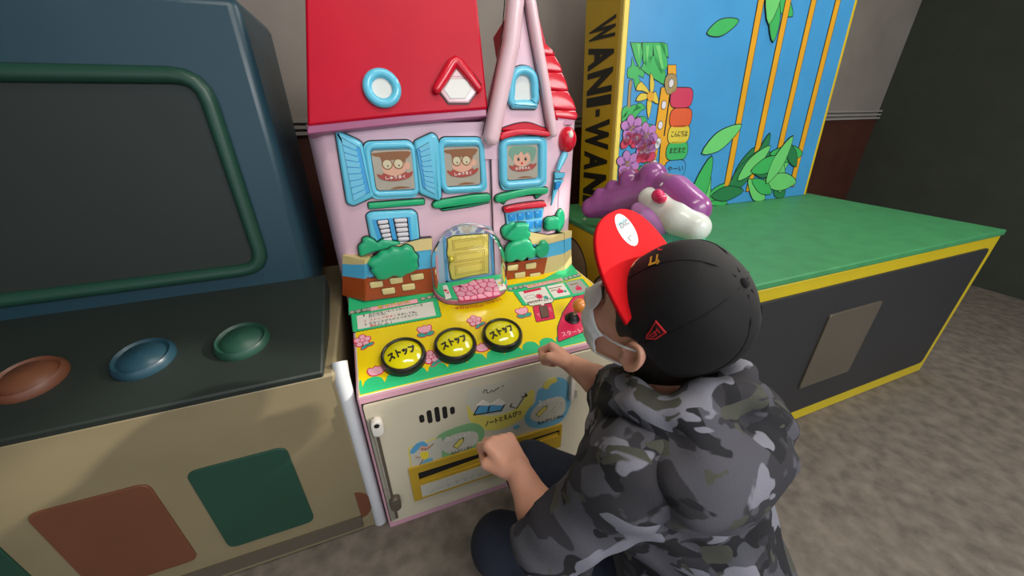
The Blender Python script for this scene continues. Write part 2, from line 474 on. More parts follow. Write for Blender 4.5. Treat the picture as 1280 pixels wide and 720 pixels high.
# right wall towards the shopfront: two added gaps aim sunlight at brim and crocodile
WX0, WX1 = 3.4, 3.5
gaps = [(-0.80, -0.50, 2.05, 2.45), (-0.17, 0.02, 1.85, 2.20)]
b = MB(); ys = [-2.2] + [y for g in gaps for y in g[:2]] + [1.9]
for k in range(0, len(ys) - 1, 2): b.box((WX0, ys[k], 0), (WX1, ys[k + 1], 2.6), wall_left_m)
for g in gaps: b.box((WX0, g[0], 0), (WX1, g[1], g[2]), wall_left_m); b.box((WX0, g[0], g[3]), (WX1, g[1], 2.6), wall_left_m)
tag(b.build('wall_right', smooth_ang=0), kind='structure')
for i, g in enumerate(gaps):
    b = MB()
    for lo, hi in (((WX0 - .015, g[0] - .03, g[2] - .03), (WX0, g[0], g[3] + .03)), ((WX0 - .015, g[1], g[2] - .03), (WX0, g[1] + .03, g[3] + .03)), ((WX0 - .015, g[0], g[2] - .03), (WX0, g[1], g[2])), ((WX0 - .015, g[0], g[3]), (WX0, g[1], g[3] + .03))): b.box(lo, hi, trim_m)
    tag(b.build('window_%d' % (i + 1), smooth_ang=0), kind='structure')  # frame round an unseen opening added to shape the sunbeam
b = MB()
for z in (0.93, 0.952, 0.974): b.box((-2.12, 1.728, z), (3.4, 1.75, z + 0.012), trim_m)
tag(b.build('trim_2', smooth_ang=0), kind='structure')

# ------------------------------------------------------------------ toy house machine
MC = thing('toy_house_machine', 'pink toy house prize machine with red roof and yellow stop button panel', 'arcade machine', (0.28, 0.98, 0.0))

# cabinet
b = MB()
top = [(-0.108, -0.001), (0.665, -0.001), (0.612, 0.20), (0.580, 0.313), (0.565, 0.372), (-0.108, 0.372)]
vs = [PANEL.pt(u, v, -0.003) for u, v in top]; vs += [(p[0], p[1], 0.0) for p in vs]
b.add(vs, [[0, 1, 2, 3, 4, 5]] + [[i + 6, (i + 1) % 6 + 6, (i + 1) % 6, i] for i in range(6)], edge_m)
b.box((-0.105, 1.03, 0.0), (0.60, 1.36, 0.56), side_m)
cab = b.build('cabinet', MC, bevel=0.004)

# sloping control panel: yellow printed sheet
b = MB()
sheet = [(-0.101, 0.004), (0.656, 0.004), (0.604, 0.20), (0.571, 0.313), (0.557, 0.36), (-0.101, 0.36)]
b.poly(PANEL, sheet, -0.003, 0.0, yellow)
b.poly(PANEL, offset(ccw(sheet), 0.0025), -0.003, -0.0012, pwhite)
cp = b.build('control_panel', MC)

# green hedge print along the front
def PP(x, y): return PANEL.at(x, y)
b = MB()
notch_u = [-0.101] + [-0.0938 + 0.0476 * k for k in range(16)] + [0.648]
hedge = [(0.654, 0.006), (0.652, 0.022)]
for k in range(len(notch_u) - 1, 0, -1):
    a, c = notch_u[k], notch_u[k - 1]
    for t in range(0, 9):
        x = a + (c - a) * t / 8; hedge.append((x, 0.023 + 0.0225 * math.sqrt(max(0, 1 - (2 * t / 8 - 1) ** 2))))
hedge += [(-0.099, 0.006)]
b.poly(PANEL, hedge, 0.0, 0.0007, pgreen)
# green band behind the sheets with pebbles
band = crop([(30, 60), (140, 80), (330, 60), (585, 30), (640, 20), (660, 55), (600, 78), (50, 170), (30, 175)], 430, 360, 5.144)
b.poly(PANEL, PANEL.many(band), 0.0, 0.0005, pgreen)
band = crop([(310, 520), (530, 480), (700, 390), (760, 465), (560, 520), (360, 560), (312, 555)], 570, 250, 4.857)
b.poly(PANEL, PANEL.many(band), 0.0, 0.0005, pgreen)
b.build('hedge_print', cp)

def zigzag(p, amp, step):
    out = []
    p = ccw(p)
    for i in range(len(p)):
        a = np.array(p[i]); c = np.array(p[(i + 1) % len(p)]); L = np.linalg.norm(c - a); n = max(2, int(L / step)); e = (c - a) / L; q = np.array((e[1], -e[0]))
        for k in range(n):
            out.append(tuple(a + e * L * k / n - q * amp * 0.2)); out.append(tuple(a + e * L * (k + 0.5) / n + q * amp))
    return out
# left instruction sheet
b = MB()
o4 = PANEL.many(crop([(50, 172), (598, 82), (622, 183), (62, 283)], 430, 360, 5.144))
b.poly(PANEL, offset(ccw(zigzag(o4, 0.0025, 0.009)), 0.0012), 0.0, 0.0007, pdark)
b.poly(PANEL, zigzag(o4, 0.0025, 0.009), 0.0, 0.0011, pgreen)
i4 = PANEL.many(crop([(82, 182), (570, 88), (592, 178), (90, 268)], 430, 360, 5.144))
b.poly(PANEL, i4, 0.0, 0.0015, pwhite)
def ptx(s, x0, y0, x1, y1, h, mt, w=0.0019, bold=0.012, fr=PANEL, o=(430, 360, 5.144), fit=True, mb=None, curve=None):
    p = fr.many(crop([(x0, y0), (x1, y1)], *o)); (mb or b).text(fr, s, p[0], p[1], h, mt, w=w, bold=bold, fit=fit, curve=curve)
ptx('1', 126, 187, 134, 185, 0.0068, pdark); ptx('おかねをいれて', 160, 182, 325, 152, 0.0084, pdark)
ptx('スタートレバーを', 330, 151, 510, 117, 0.0084, pdark)
ptx('ひいてね。', 160, 195, 275, 174, 0.0076, pdark)
ptx('2', 130, 223, 142, 221, 0.0068, pred); ptx('ストップボタン', 165, 217, 340, 184, 0.0084, pred); ptx('をおしてね。', 345, 183, 468, 162, 0.0084, pdark)
ptx('3', 134, 245, 146, 243, 0.0068, pdark); ptx('おなじえがらが３つそろうと', 163, 238, 476, 179, 0.0084, pdark)
ptx('景品', 168, 255, 210, 248, 0.0084, pred); ptx('だよ！', 214, 249, 310, 231, 0.0084, pdark)
# title ribbon and pebbles
rb = PANEL.many(crop([(168, 128), (470, 72), (478, 96), (172, 150)], 430, 360, 5.144))
b.poly(PANEL, offset(ccw(rb), 0.001), 0.0, 0.0009, pdark); b.poly(PANEL, rb, 0.0, 0.0013, ppink)
ptx('あそびかた', 216, 138, 428, 98, 0.0125, pbrown, w=0.0015, bold=0.05); ptx('あそびかた', 216, 138, 428, 98, 0.0125, pyel, w=0.0019, bold=0.015)
for x, y in [(52, 158), (92, 150), (132, 142), (158, 138), (508, 70), (548, 62), (586, 55), (612, 50)]:
    c = PANEL.at(430 + x / 5.144, 360 + y / 5.144)
    b.poly(PANEL, circle(c, 0.0085, 10, 0.0078), 0.0, 0.0009, pdark); b.poly(PANEL, circle(c, 0.0068, 10, 0.0062), 0.0, 0.0014, pgrey)
b.build('instruction_print', cp)
# right instruction sheet
b = MB(); O6 = (570, 250, 4.857)
o4 = PANEL.many(crop([(352, 562), (766, 480), (832, 562), (408, 640)], *O6))
b.poly(PANEL, offset(ccw(zigzag(o4, 0.0025, 0.009)), 0.0012), 0.0, 0.0007, pdark)
b.poly(PANEL, zigzag(o4, 0.0025, 0.009), 0.0, 0.0011, pgreen)
for q, mt in (([(378, 562), (538, 528), (580, 598), (424, 630)], pwhite), ([(550, 526), (650, 506), (695, 576), (594, 596)], pwhite), ([(664, 502), (752, 484), (812, 552), (712, 572)], pgrey)):
    b.poly(PANEL, PANEL.many(crop(q, *O6)), 0.0, 0.0015, mt)
b.poly(PANEL, PANEL.many(crop([(406, 556), (510, 534), (520, 546), (414, 570)], *O6)), 0.0, 0.0019, pmag)
b.poly(PANEL, PANEL.many(crop([(412, 590), (470, 574), (486, 592), (428, 606)], *O6)), 0.0, 0.0019, pgrey)
b.poly(PANEL, PANEL.many(crop([(417, 592), (467, 578), (480, 591), (430, 603)], *O6)), 0.0, 0.0022, pwhite)
c = PANEL.at(570 + 505 / 4.857, 250 + 588 / 4.857)
b.poly(PANEL, cloud(c, 0.010, 0.010, 8, 0.3), 0.0, 0.0019, pmag)
b.poly(PANEL, circle(PANEL.at(570 + 545 / 4.857, 250 + 594 / 4.857), 0.007, 12), 0.0, 0.0019, pdgreen)
for x, y in ((632, 556), (744, 538)):
    c = PANEL.at(570 + x / 4.857, 250 + y / 4.857)
    b.poly(PANEL, rounded([(c[0] - .011, c[1] - .008), (c[0] + .009, c[1] - .008), (c[0] + .010, c[1] + .006), (c[0] - .010, c[1] + .006)], .004), 0.0, 0.0019, pmag)
    b.poly(PANEL, circle((c[0] + .001, c[1] + .010), .005, 10, .003), 0.0, 0.0021, pmag)
b.poly(PANEL, circle(PANEL.at(570 + 662 / 4.857, 250 + 556 / 4.857), 0.005, 12), 0.0, 0.0019, pdgreen)
for x0, y0, x1, y1 in ((430, 624, 520, 606), (560, 540, 640, 524), (575, 552, 610, 545), (690, 516, 740, 505)):
    p = PANEL.many(crop([(x0, y0), (x1, y1), (x1 + 2, y1 + 4), (x0 + 2, y0 + 4)], *O6)); b.poly(PANEL, p, 0.0, 0.0019, pbrown)
rb = PANEL.many(crop([(426, 520), (640, 476), (652, 490), (436, 538)], *O6))
b.poly(PANEL, offset(ccw(rb), 0.001), 0.0, 0.0009, pdark); b.poly(PANEL, rb, 0.0, 0.0013, ppink)
ptx('あたりのけいひん', 440, 532, 646, 488, 0.010, pbrown, w=0.0015, bold=0.05, o=O6); ptx('あたりのけいひん', 440, 532, 646, 488, 0.010, pyel, w=0.0019, bold=0.01, o=O6)
for x, y in [(330, 542), (362, 535), (392, 529), (418, 523), (668, 480), (694, 472), (720, 463), (742, 456)]:
    c = PANEL.at(570 + x / 4.857, 250 + y / 4.857)
    b.poly(PANEL, circle(c, 0.0085, 10, 0.0078), 0.0, 0.0009, pdark); b.poly(PANEL, circle(c, 0.0068, 10, 0.0062), 0.0, 0.0014, pgrey)
b.build('instruction_print', cp, 40)

# flowers printed on the yellow
def daisy(c):
    b = MB(); u, v = c
    out = [circle((u + .0125 * math.cos(a), v + .006 + .0125 * math.sin(a)), .0094, 14) for a in [math.pi / 2 + 2 * math.pi * k / 5 for k in range(5)]]
    lf = [circle((u + .004, v - .015), .012, 12, .007, 0.7), circle((u + .016, v - .010), .012, 12, .007, 0.3)]
    for p in out + [circle((u, v + .006), .012)] + lf: b.poly(PANEL, p, 0.0, 0.0008, pmag)
    for p in lf: b.poly(PANEL, offset(ccw(p), -.0022), 0.0, 0.0012, pdgreen)
    for p in out: b.poly(PANEL, offset(ccw(p), -.0025), 0.0, 0.0012, ppink)
    b.poly(PANEL, circle((u, v + .006), .0060, 14), 0.0, 0.0016, pmag); b.poly(PANEL, circle((u, v + .006), .005, 14), 0.0, 0.002, ppink)
    return b.build('flower_print', cp)
def tulip(c, leaf=True):
    b = MB(); u, v = c
    hd = smooth([(u - .019, v + .012), (u - .014, v + .022), (u - .006, v + .020), (u + .001, v + .025), (u + .008, v + .021), (u + .017, v + .024), (u + .021, v + .012), (u + .012, v - .003), (u - .010, v - .003)], 4)
    lf = [circle((u - .009, v - .009), .013, 14, .0085, -0.3), circle((u + .012, v - .008), .013, 14, .0085, 0.3)] if leaf else []
    for p in [hd] + lf: b.poly(PANEL, p, 0.0, 0.0008, pmag)
    b.poly(PANEL, offset(ccw(hd), -.0024), 0.0, 0.0012, ppink)
    for p in lf: b.poly(PANEL, offset(ccw(p), -.002), 0.0, 0.0012, pdgreen)
    return b.build('flower_print', cp)
for x, y in ((120, 352), (562, 458)): daisy(PANEL.at(430 + x / 5.144, 360 + y / 5.144))
daisy(PANEL.at(580 + 72 / 5.144, 360 + 222 / 5.144))
tulip(PANEL.at(430 + 520 / 5.144, 360 + 284 / 5.144)); tulip(PANEL.at(430 + 205 / 5.144, 360 + 556 / 5.144), False)
tulip(PANEL.at(580 + 378 / 5.144, 360 + 165 / 5.144)); tulip(PANEL.at(580 + 122 / 5.144, 360 + 402 / 5.144), False)

# red lettering around the porch
b = MB()
ptx('今日はだれか', 712, 142, 905, 122, 0.0105, pred, bold=0.012, w=0.0012)
ptx('ニャン！', 148, 110, 245, 82, 0.0105, pred, bold=0.012, w=0.0012, o=(580, 360, 5.144))
b.build('porch_lettering', cp)

# remaining-games counter
b = MB(); O8 = (580, 360, 5.144)
q = rounded(PANEL.many(crop([(412, 84), (566, 60), (576, 92), (420, 118)], *O8)), 0.009)
b.poly(PANEL, offset(ccw(q), 0.0015), 0.0, 0.0012, pdark); b.poly(PANEL, q, 0.0, 0.0016, pwhite)
b.poly(PANEL, PANEL.many(crop([(488, 105), (518, 100), (508, 118)], *O8)), 0.0, 0.0016, pwhite)
ptx('のこりゲームすう', 424, 106, 566, 80, 0.0115, pdark, w=0.002, bold=0.03, o=O8)
q = rounded(PANEL.many(crop([(442, 122), (562, 100), (584, 196), (466, 220)], *O8)), 0.004)
b.poly(PANEL, offset(ccw(q), 0.0015), 0.0, 0.0008, pdark); b.poly(PANEL, q, 0.0, 0.0012, pmag)
ptx('あと', 466, 170, 488, 190, 0.008, ppink, w=0.0016, o=O8, fit=False); ptx('かい', 540, 130, 556, 155, 0.008, ppink, w=0.0016, o=O8, fit=False)
b.build('counter_print', cp)
b = MB()
q = PANEL.many(crop([(486, 124), (530, 117), (543, 186), (500, 195)], *O8))
b.poly(PANEL, offset(ccw(q), 0.002), 0.0, 0.0024, pdark); b.poly(PANEL, q, 0.0, 0.0032, mat('display_brown', '6d5247', 0.15, coat=0.6))
b.build('counter_display', MC)

# start lever area
b = MB(); O5 = (650, 360, 5.144)
q = PANEL.many(crop([(243, 255), (278, 158), (345, 60), (415, 42)], *O5))
q = rounded([*q, (0.560, 0.185), (0.606, 0.150), (0.632, 0.062), *PANEL.many(crop([(246, 346)], *O5))], 0.006, 3)
b.poly(PANEL, offset(ccw(q), 0.0025), 0.0, 0.0008, pdark); b.poly(PANEL, q, 0.0, 0.0013, pmag)
ptx('スタートレバー', 276, 316, 500, 268, 0.017, ppink, w=0.0017, bold=0.02, o=O5)
ar = PANEL.many(crop([(352, 110), (374, 82), (392, 106)], *O5)); b.poly(PANEL, ar, 0.0, 0.0018, ppink)
b.build('lever_print', cp)
lu = PANEL.at(650 + 335 / 5.144, 360 + 200 / 5.144)
b = MB(); b.lathe(PANEL, lu, [(0.021, 0.0), (0.021, 0.004), (0.017, 0.007), (0.013, 0.016), (0.0085, 0.019)], black)
lv = b.build('start_lever', MC)
b = MB(); ctop = np.array(PANEL.pt(lu[0] + 0.012, lu[1] - 0.002, 0.052)); cb = np.array(PANEL.pt(lu[0], lu[1], 0.012))
b.tube([cb, ctop], 0.0055, steel); b.build('shaft', lv)
b = MB(); b.ball(ctop, 0.0205, orange_m, seg=28, rings=18); b.build('ball_knob', lv)

# stop buttons
for x, y in ((504, 443), (569, 429.3), (628, 416.3)):
    c = PANEL.at(x, y, 0.014)
    b = MB(); b.lathe(PANEL, c, [(0.0540, 0.0), (0.0540, 0.006), (0.0528, 0.013), (0.0500, 0.0185), (0.0468, 0.0205), (0.0440, 0.0185), (0.0430, 0.014), (0.0430, 0.002)], ring_m, 48)
    bt = b.build('stop_button', MC, 30)
    dm = lambda r: 0.014 + 0.013 * (1 - (r / 0.0435) ** 2)
    b = MB(); b.lathe(PANEL, c, [(0.0435, 0.006)] + [(0.0435 * (1 - k / 8), dm(0.0435 * (1 - k / 8))) for k in range(9)], dome_y, 40)
    b.build('dome', bt)
    b = MB(); cv = lambda uv, c=c: dm(math.hypot(uv[0] - c[0], uv[1] - c[1])) - 0.0
    b.text(PANEL, 'ストップ', (c[0] - 0.033, c[1] - 0.0195), (c[0] + 0.032, c[1] - 0.0085), 0.026, pdark, w=0.0010, bold=0.065, curve=cv)
    b.build('lettering', bt)

# ------------------------------------------------------------------ cabinet front
b = MB(); O1 = (430, 480, 3.6); O2 = (560, 460, 5.144); O3 = (490, 540, 5.145)
dl = DOOR.at(454, 506); dbm = DOOR.at(489, 651)
DU0, DV1, DV0, DU1 = (dl[0] + dbm[0]) / 2, dl[1], dbm[1], 0.625
b.poly(DOOR, rounded([(DU0, DV0), (DU1, DV0), (DU1, DV1), (DU0, DV1)], 0.004), 0.0, 0.006, door_m)
b.poly(DOOR, [(DU0 - .003, DV0 - .003), (DU1 + .003, DV0 - .003), (DU1 + .003, DV1 + .003), (DU0 - .003, DV1 + .003)], 0.0, 0.0006, pdark)
dr = b.build('front_door', MC, bevel=0.0015)
b = MB()
hv = DOOR.at(430 + 100 / 3.6, 480 + 150 / 3.6)
for du in (0.0, 0.006): b.tube([DOOR.pt(DU0 + 0.004 + du, DV0 + 0.012, 0.008), DOOR.pt(DU0 + 0.004 + du, hv[1], 0.008)], 0.0024, steel, seg=10)
b.poly(DOOR, [(DU0 + .012, DV0 + .012), (DU0 + .019, DV0 + .012), (DU0 + .019, hv[1]), (DU0 + .012, hv[1])], 0.006, 0.0075, steel_d)
b.build('hinge', dr)
for x, y, mt, hl in ((150, 190, pwhite, True), (232, 532, steel_d, False)):
    c = DOOR.at(430 + x / 3.6, 480 + y / 3.6, 0.012)
    b = MB(); q = [(c[0] + .013 * math.cos(a), c[1] + .010 + .013 * math.sin(a)) for a in np.linspace(0, math.pi, 10)] + [(c[0] + .013 * math.cos(a), c[1] - .012 + .013 * math.sin(a)) for a in np.linspace(math.pi, 2 * math.pi, 10)]
    b.puff(DOOR, q, 0.006, 0.016, 0.004, mt)
    if hl: b.poly(DOOR, circle((c[0], c[1] + .010), .006, 14), 0.02, 0.0225, dark_in)
    b.build('lock', dr)
for x, y, hh in ((350, 156, 36), (385, 147, 60), (420, 137, 70), (454, 128, 56), (488, 119, 34)):
    c = DOOR.at(430 + x / 3.6, 480 + y / 3.6, 0.006); t = DOOR.at(430 + x / 3.6, 480 + (y - hh / 2) / 3.6, 0.006); H = t[1] - c[1]; R = .0058
    q = [(c[0] + R * math.cos(a), c[1] + H - R + R * math.sin(a)) for a in np.linspace(0, math.pi, 7)] + [(c[0] + R * math.cos(a), c[1] - H + R + R * math.sin(a)) for a in np.linspace(math.pi, 2 * math.pi, 7)]
    b = MB(); b.poly(DOOR, q, 0.0055, 0.0066, dark_in); b.build('speaker_slot', dr)
# handle at the right edge of the door
b = MB(); q = DOOR.many([(713.5, 470), (718.5, 470), (716.5, 499), (711.5, 499)], 0.012)
b.puff(DOOR, q, 0.006, 0.012, 0.003, pwhite); q = DOOR.many([(718, 487), (722, 487), (722, 497), (716, 498)], 0.012); b.puff(DOOR, q, 0.006, 0.006, 0.002, steel)
b.build('door_handle', dr)

# stickers
def dpx(pts, o, w=0.006): return DOOR.many(crop(pts, *o), w)
def pencil(b, x0, y0, x1, y1, wd, o, fill, ink=pdark, w=0.0072):
    (a, c) = dpx([(x0, y0), (x1, y1)], o); a = np.array(a); c = np.array(c); e = (c - a) / np.linalg.norm(c - a); n = np.array((-e[1], e[0])); L = np.linalg.norm(c - a)
    body = [a - n * wd, a + e * L * .72 - n * wd, c, a + e * L * .72 + n * wd, a + n * wd]
    b.poly(DOOR, body, 0.006, w, ink); b.poly(DOOR, offset(ccw(body), -.0019), 0.006, w + .0004, fill)
    tip = [c - e * L * .13 - n * wd * .4, c, c - e * L * .13 + n * wd * .4]; b.poly(DOOR, tip, 0.006, w + .0008, ink)
b = MB()
q = rounded(dpx([(100, 100), (330, 20), (330, 170), (120, 238)], O3), 0.012)
b.poly(DOOR, q, 0.006, 0.0064, pcabyel); b.poly(DOOR, offset(ccw(q), -.004), 0.006, 0.0068, pcabgrey)
b.poly(DOOR, circle(DOOR.at(490 + 205 / 5.145, 540 + 88 / 5.145), .013, 20, .011), 0.006, 0.0071, pskin)
b.poly(DOOR, smooth(dpx([(115, 130), (150, 80), (200, 58), (228, 80), (222, 92), (190, 88), (170, 110), (140, 135)], O3), 4), 0.006, 0.0073, pblue)
b.poly(DOOR, smooth(dpx([(180, 140), (205, 125), (235, 130), (230, 165), (200, 175)], O3), 3), 0.006, 0.0073, pyel)
b.poly(DOOR, smooth(dpx([(170, 215), (215, 175), (260, 165), (255, 190), (200, 218)], O3), 3), 0.006, 0.0071, pcabblue)
for p, q2 in (((225, 110), (268, 72)), ((182, 160), (150, 160)), ((200, 172), (175, 215))):
    (a, c) = dpx([p, q2], O3); b.tube([DOOR.pt(*a, .007), DOOR.pt(*c, .007)], .0013, pbrown, seg=6)
for x in (193, 212): b.poly(DOOR, circle(DOOR.at(490 + x / 5.145, 540 + 95 / 5.145), .0018, 8, .003), 0.006, 0.0076, pdark)
b.build('prize_sticker', dr)
b = MB()
b.poly(DOOR, smooth(dpx([(275, 105), (290, 30), (380, -20), (520, -60), (590, -20), (585, 60), (560, 110), (450, 150), (330, 165)], O3), 4), 0.006, 0.0067, pcabgreen)
b.poly(DOOR, smooth(dpx([(312, 100), (330, 50), (430, 5), (540, 0), (550, 60), (480, 110), (370, 135)], O3), 4), 0.006, 0.0070, pcabgrey)
pencil(b, 405, 100, 462, 32, .0085, O3, pcabyel)
ptx('３', 336, 50, 362, 42, .016, pwhite, w=.0074, bold=.02, fr=DOOR, o=O3, fit=False)
ptx('とうしょう', 370, 44, 500, 2, .012, pwhite, w=.0074, bold=.02, fr=DOOR, o=O3)
ptx('えんぴつ１ほん', 378, 134, 512, 90, .012, pdark, w=.0074, bold=.03, fr=DOOR, o=O3)
b.build('prize_sticker', dr)
b = MB()
b.poly(DOOR, smooth(dpx([(120, 150), (300, 95), (560, 20), (760, 0), (790, 60), (770, 330), (560, 400), (330, 420), (170, 390), (130, 330)], O2), 4), 0.006, 0.0062, pcabgrey)
b.poly(DOOR, smooth(dpx([(125, 235), (180, 300), (330, 300), (450, 250), (520, 150), (555, 150), (540, 240), (470, 330), (330, 395), (220, 395), (140, 340)], O2), 4), 0.006, 0.0066, pcabyel)
bk = dpx([(160, 305), (195, 240), (265, 232), (370, 228), (345, 275), (255, 290)], O2)
b.poly(DOOR, bk, 0.006, 0.0070, pdark); b.poly(DOOR, dpx([(172, 295), (200, 245), (262, 240), (250, 283)], O2), 0.006, 0.0074, pblue); b.poly(DOOR, dpx([(260, 282), (272, 240), (355, 238), (338, 268)], O2), 0.006, 0.0074, pblue)
b.poly(DOOR, dpx([(180, 240), (225, 205), (280, 235), (262, 240)], O2), 0.006, 0.0072, pwhite); b.poly(DOOR, dpx([(268, 235), (330, 195), (372, 225), (350, 240)], O2), 0.006, 0.0072, pwhite)
for pts in ([(398, 245), (440, 258), (495, 175)], [(398, 245), (412, 225)], [(500, 158), (490, 185), (470, 182)]):
    b.tube([DOOR.pt(*q, .007) for q in dpx(pts, O2)], .0013, pdark, seg=6)
b.poly(DOOR, circle(DOOR.at(560 + 497 / 5.144, 460 + 166 / 5.144), .004, 8), 0.006, 0.0074, pdark)
for pts in ([(228, 160), (232, 140), (250, 138), (248, 158), (262, 158)], [(268, 156), (280, 140), (292, 152), (305, 138), (318, 130), (330, 124)], [(345, 118), (358, 112)]):
    b.tube([DOOR.pt(*q, .0068) for q in dpx(pts, O2)], .0010, pdark, seg=6)
ptx('ノートとえんぴつ', 234, 366, 466, 288, .019, pdark, w=.0072, bold=.04, fr=DOOR, o=O2)
b.poly(DOOR, cloud(DOOR.at(560 + 435 / 5.144, 460 + 368 / 5.144), .010, .008, 7), 0.006, .0068, pcabblue)
b.build('prize_sticker', dr)
b = MB()
b.poly(DOOR, smooth(dpx([(490, 320), (520, 260), (560, 220), (580, 140), (640, 120), (700, 60), (770, 90), (790, 200), (760, 300), (700, 360), (600, 385), (520, 375)], O2), 4), 0.006, 0.0067, pcabblue)
b.poly(DOOR, smooth(dpx([(530, 300), (570, 240), (650, 195), (740, 190), (752, 270), (690, 325), (600, 345), (545, 335)], O2), 4), 0.006, 0.0070, pcabgrey)
b.poly(DOOR, smooth(dpx([(610, 120), (640, 75), (690, 60), (700, 85), (660, 105), (640, 135)], O2), 4), 0.006, 0.0073, pcabyel)
pencil(b, 572, 306, 640, 238, .0085, O2, pcabyel); pencil(b, 670, 284, 730, 216, .0085, O2, pcabgrey, pgrey)
ptx('２', 570, 232, 600, 222, .017, pwhite, w=.0074, bold=.03, fr=DOOR, o=O2, fit=False)
ptx('とうしょう', 606, 222, 700, 186, .010, pwhite, w=.0074, bold=.01, fr=DOOR, o=O2)
ptx('えんぴつ２ほん', 568, 356, 735, 304, .013, pdark, w=.0074, bold=.03, fr=DOOR, o=O2)
b.build('prize_sticker', dr)

# prize chutes
def chute(fu0, fu1, fv0, fv1, su0, su1, sv0, sv1, label):
    b = MB(); w0, w1 = 0.004, 0.012
    for q in ([(fu0, fv0), (fu1, fv0), (fu1, sv0), (fu0, sv0)], [(fu0, sv1), (fu1, sv1), (fu1, fv1), (fu0, fv1)], [(fu0, sv0), (su0, sv0), (su0, sv1), (fu0, sv1)], [(su1, sv0), (fu1, sv0), (fu1, sv1), (su1, sv1)]):
        b.poly(DOOR, q, w0, w1, chute_m)
    o = b.build('prize_chute', dr, smooth_ang=0)
    b = MB(); b.poly(DOOR, [(su0 - .001, sv0 - .001), (su1 + .001, sv0 - .001), (su1 + .001, sv1 + .001), (su0 - .001, sv1 + .001)], 0.004, 0.0065, dark_in)
    q = [(su0, sv0), (su1, sv0), (su1, sv0 + (sv1 - sv0) * .45), (su0, sv0 + (sv1 - sv0) * .2)]
    b.poly(DOOR, q, 0.004, 0.0085, chute_m); b.build('slot', o, smooth_ang=0)
    if label:
        b = MB(); b.poly(DOOR, [(su0, fv0 + .008), (su1 + .02, fv0 + .008), (su1 + .02, sv0 - .010), (su0, sv0 - .010)], 0.012, 0.0126, pcabgrey)
        b.text(DOOR, 'ノートでてくる', (su0 + .02, fv0 + .014), (su1 - .005, fv0 + .014), .016, mat('faded_ink', 'a9a596', .5), w=.0129, bold=.01); b.build('label', o)
A = DOOR.at(490 + 105 / 5.145, 540 + 245 / 5.145, .012); B_ = DOOR.at(490 + 142 / 5.145, 540 + 450 / 5.145, .012)
s0 = DOOR.at(490 + 168 / 5.145, 540 + 265 / 5.145, .012); s1 = DOOR.at(490 + 178 / 5.145, 540 + 330 / 5.145, .012)
ur = DOOR.at(631, 592, .012)[0]
chute(A[0], ur, B_[1], A[1], s0[0], s0[0] + .172, s1[1], s0[1], True)
ul = DOOR.at(634, 556, .012)[0]
A = DOOR.at(560 + 735 / 5.144, 460 + 362 / 5.144, .012); s0 = DOOR.at(560 + 718 / 5.144, 460 + 398 / 5.144, .012); s1 = DOOR.at(560 + 722 / 5.144, 460 + 432 / 5.144, .012)
chute(max(ul, ur + .006), A[0], s1[1] - .05, A[1], max(ul, ur + .006) + .022, s0[0], s1[1], s0[1], False)
# ------------------------------------------------------------------ the toy house on the cabinet
# outer wall
plan = [(-0.124, 1.30), (-0.124, 1.04), (-0.110, 1.008), (-0.085, 0.985), (0.302, 0.985), (0.308, 0.976), (0.475, 0.976), (0.500, 0.978), (0.517, 0.984), (0.572, 1.016), (0.588, 1.04), (0.594, 1.30)]
b = MB(); n = len(plan)
vs = [(x, y, 0.50) for x, y in plan] + [(x, y, 0.985) for x, y in plan]
b.add(vs, [[i, (i + 1) % n, n + (i + 1) % n, n + i] for i in range(n)] + [list(range(n, 2 * n))], pink)
hw = b.build('house_wall', MC, 50)
TOWER = Fr((0, 0.976, 0), (1, 0, 0), (0, 0, 1))
SIDE = Fr((0.517, 0.984, 0), (0.055, 0.032, 0), (0, 0, 1))
# crease lines of the tower
for q, r_, mt_ in (((0.305, 0.9795), 0.0016, black), ((0.516, 0.9835), 0.0010, plum)):
    b = MB(); b.tube([(*q, 0.55), (*q, 0.94)], r_, mt_, seg=6); b.build('wall_seam', MC)

# roof
def RP(x, y, w=0.0): return ROOF.at(x, y, w)
b = MB(); RW = ROOF
lft = -0.112
e = [(lft, -0.016), (0.1, 0.003), (0.30, 0.015), (0.300, 0.262), (lft + 0.05, 0.262)]
b.poly(RW, e, -0.25, 0.0, red)
rr = b.build('roof', MC, bevel=0.006)
b = MB()
b.poly(RW, [(lft - .004, -0.032), (0.1, -0.014), (0.296, -0.002), (0.296, 0.016), (0.1, .004), (lft, -0.014)], -0.05, -0.002, plum)
b.build('eave', rr, bevel=0.003)
# right flank of the roof with rows of shingles
RS = [RP(*q, -0.035) for q in crop([(165, 65), (240, 65), (283, 130), (325, 220), (335, 275), (358, 335), (370, 385), (398, 440), (405, 480), (395, 500), (300, 485), (270, 480), (230, 300)], 630, 40, 4.5)]
b = MB(); b.poly(RW, [(0.40, 0.262), (RS[1][0] - .02, 0.262)] + RS[1:10] + [(0.42, -0.02)], -0.20, -0.035, red)
b.build('roof_flank', rr, bevel=0.008)
b = MB()
for k, (y0, y1) in enumerate(((65, 130), (130, 225), (225, 330), (330, 440), (440, 490))):
    xr = {65: 240, 130: 285, 225: 325, 330: 357, 440: 400, 490: 405}
    xl = lambda y: 175 + (y - 65) * 0.26
    q = [RP(*p, -0.03) for p in crop([(xl(y0), y0), (xr[y0], y0 + 2), ((xr[y0] + xr[y1]) / 2 + 9, (y0 + y1) / 2), (xr[y1] + 6, y1 - 6), (xr[y1] - 4, y1 + 5), (xl(y1), y1 - 8)], 630, 40, 4.5)]
    c = MB(); c.puff(RW, q, -0.040, 0.012 + 0.001 * k, 0.006, red2); c.build('shingle_row', rr, 60)
b.poly(RW, [RP(*p, -0.032) for p in crop([(300, 485), (398, 497), (385, 520), (310, 525)], 630, 40, 4.5)], -0.06, -0.030, plum)
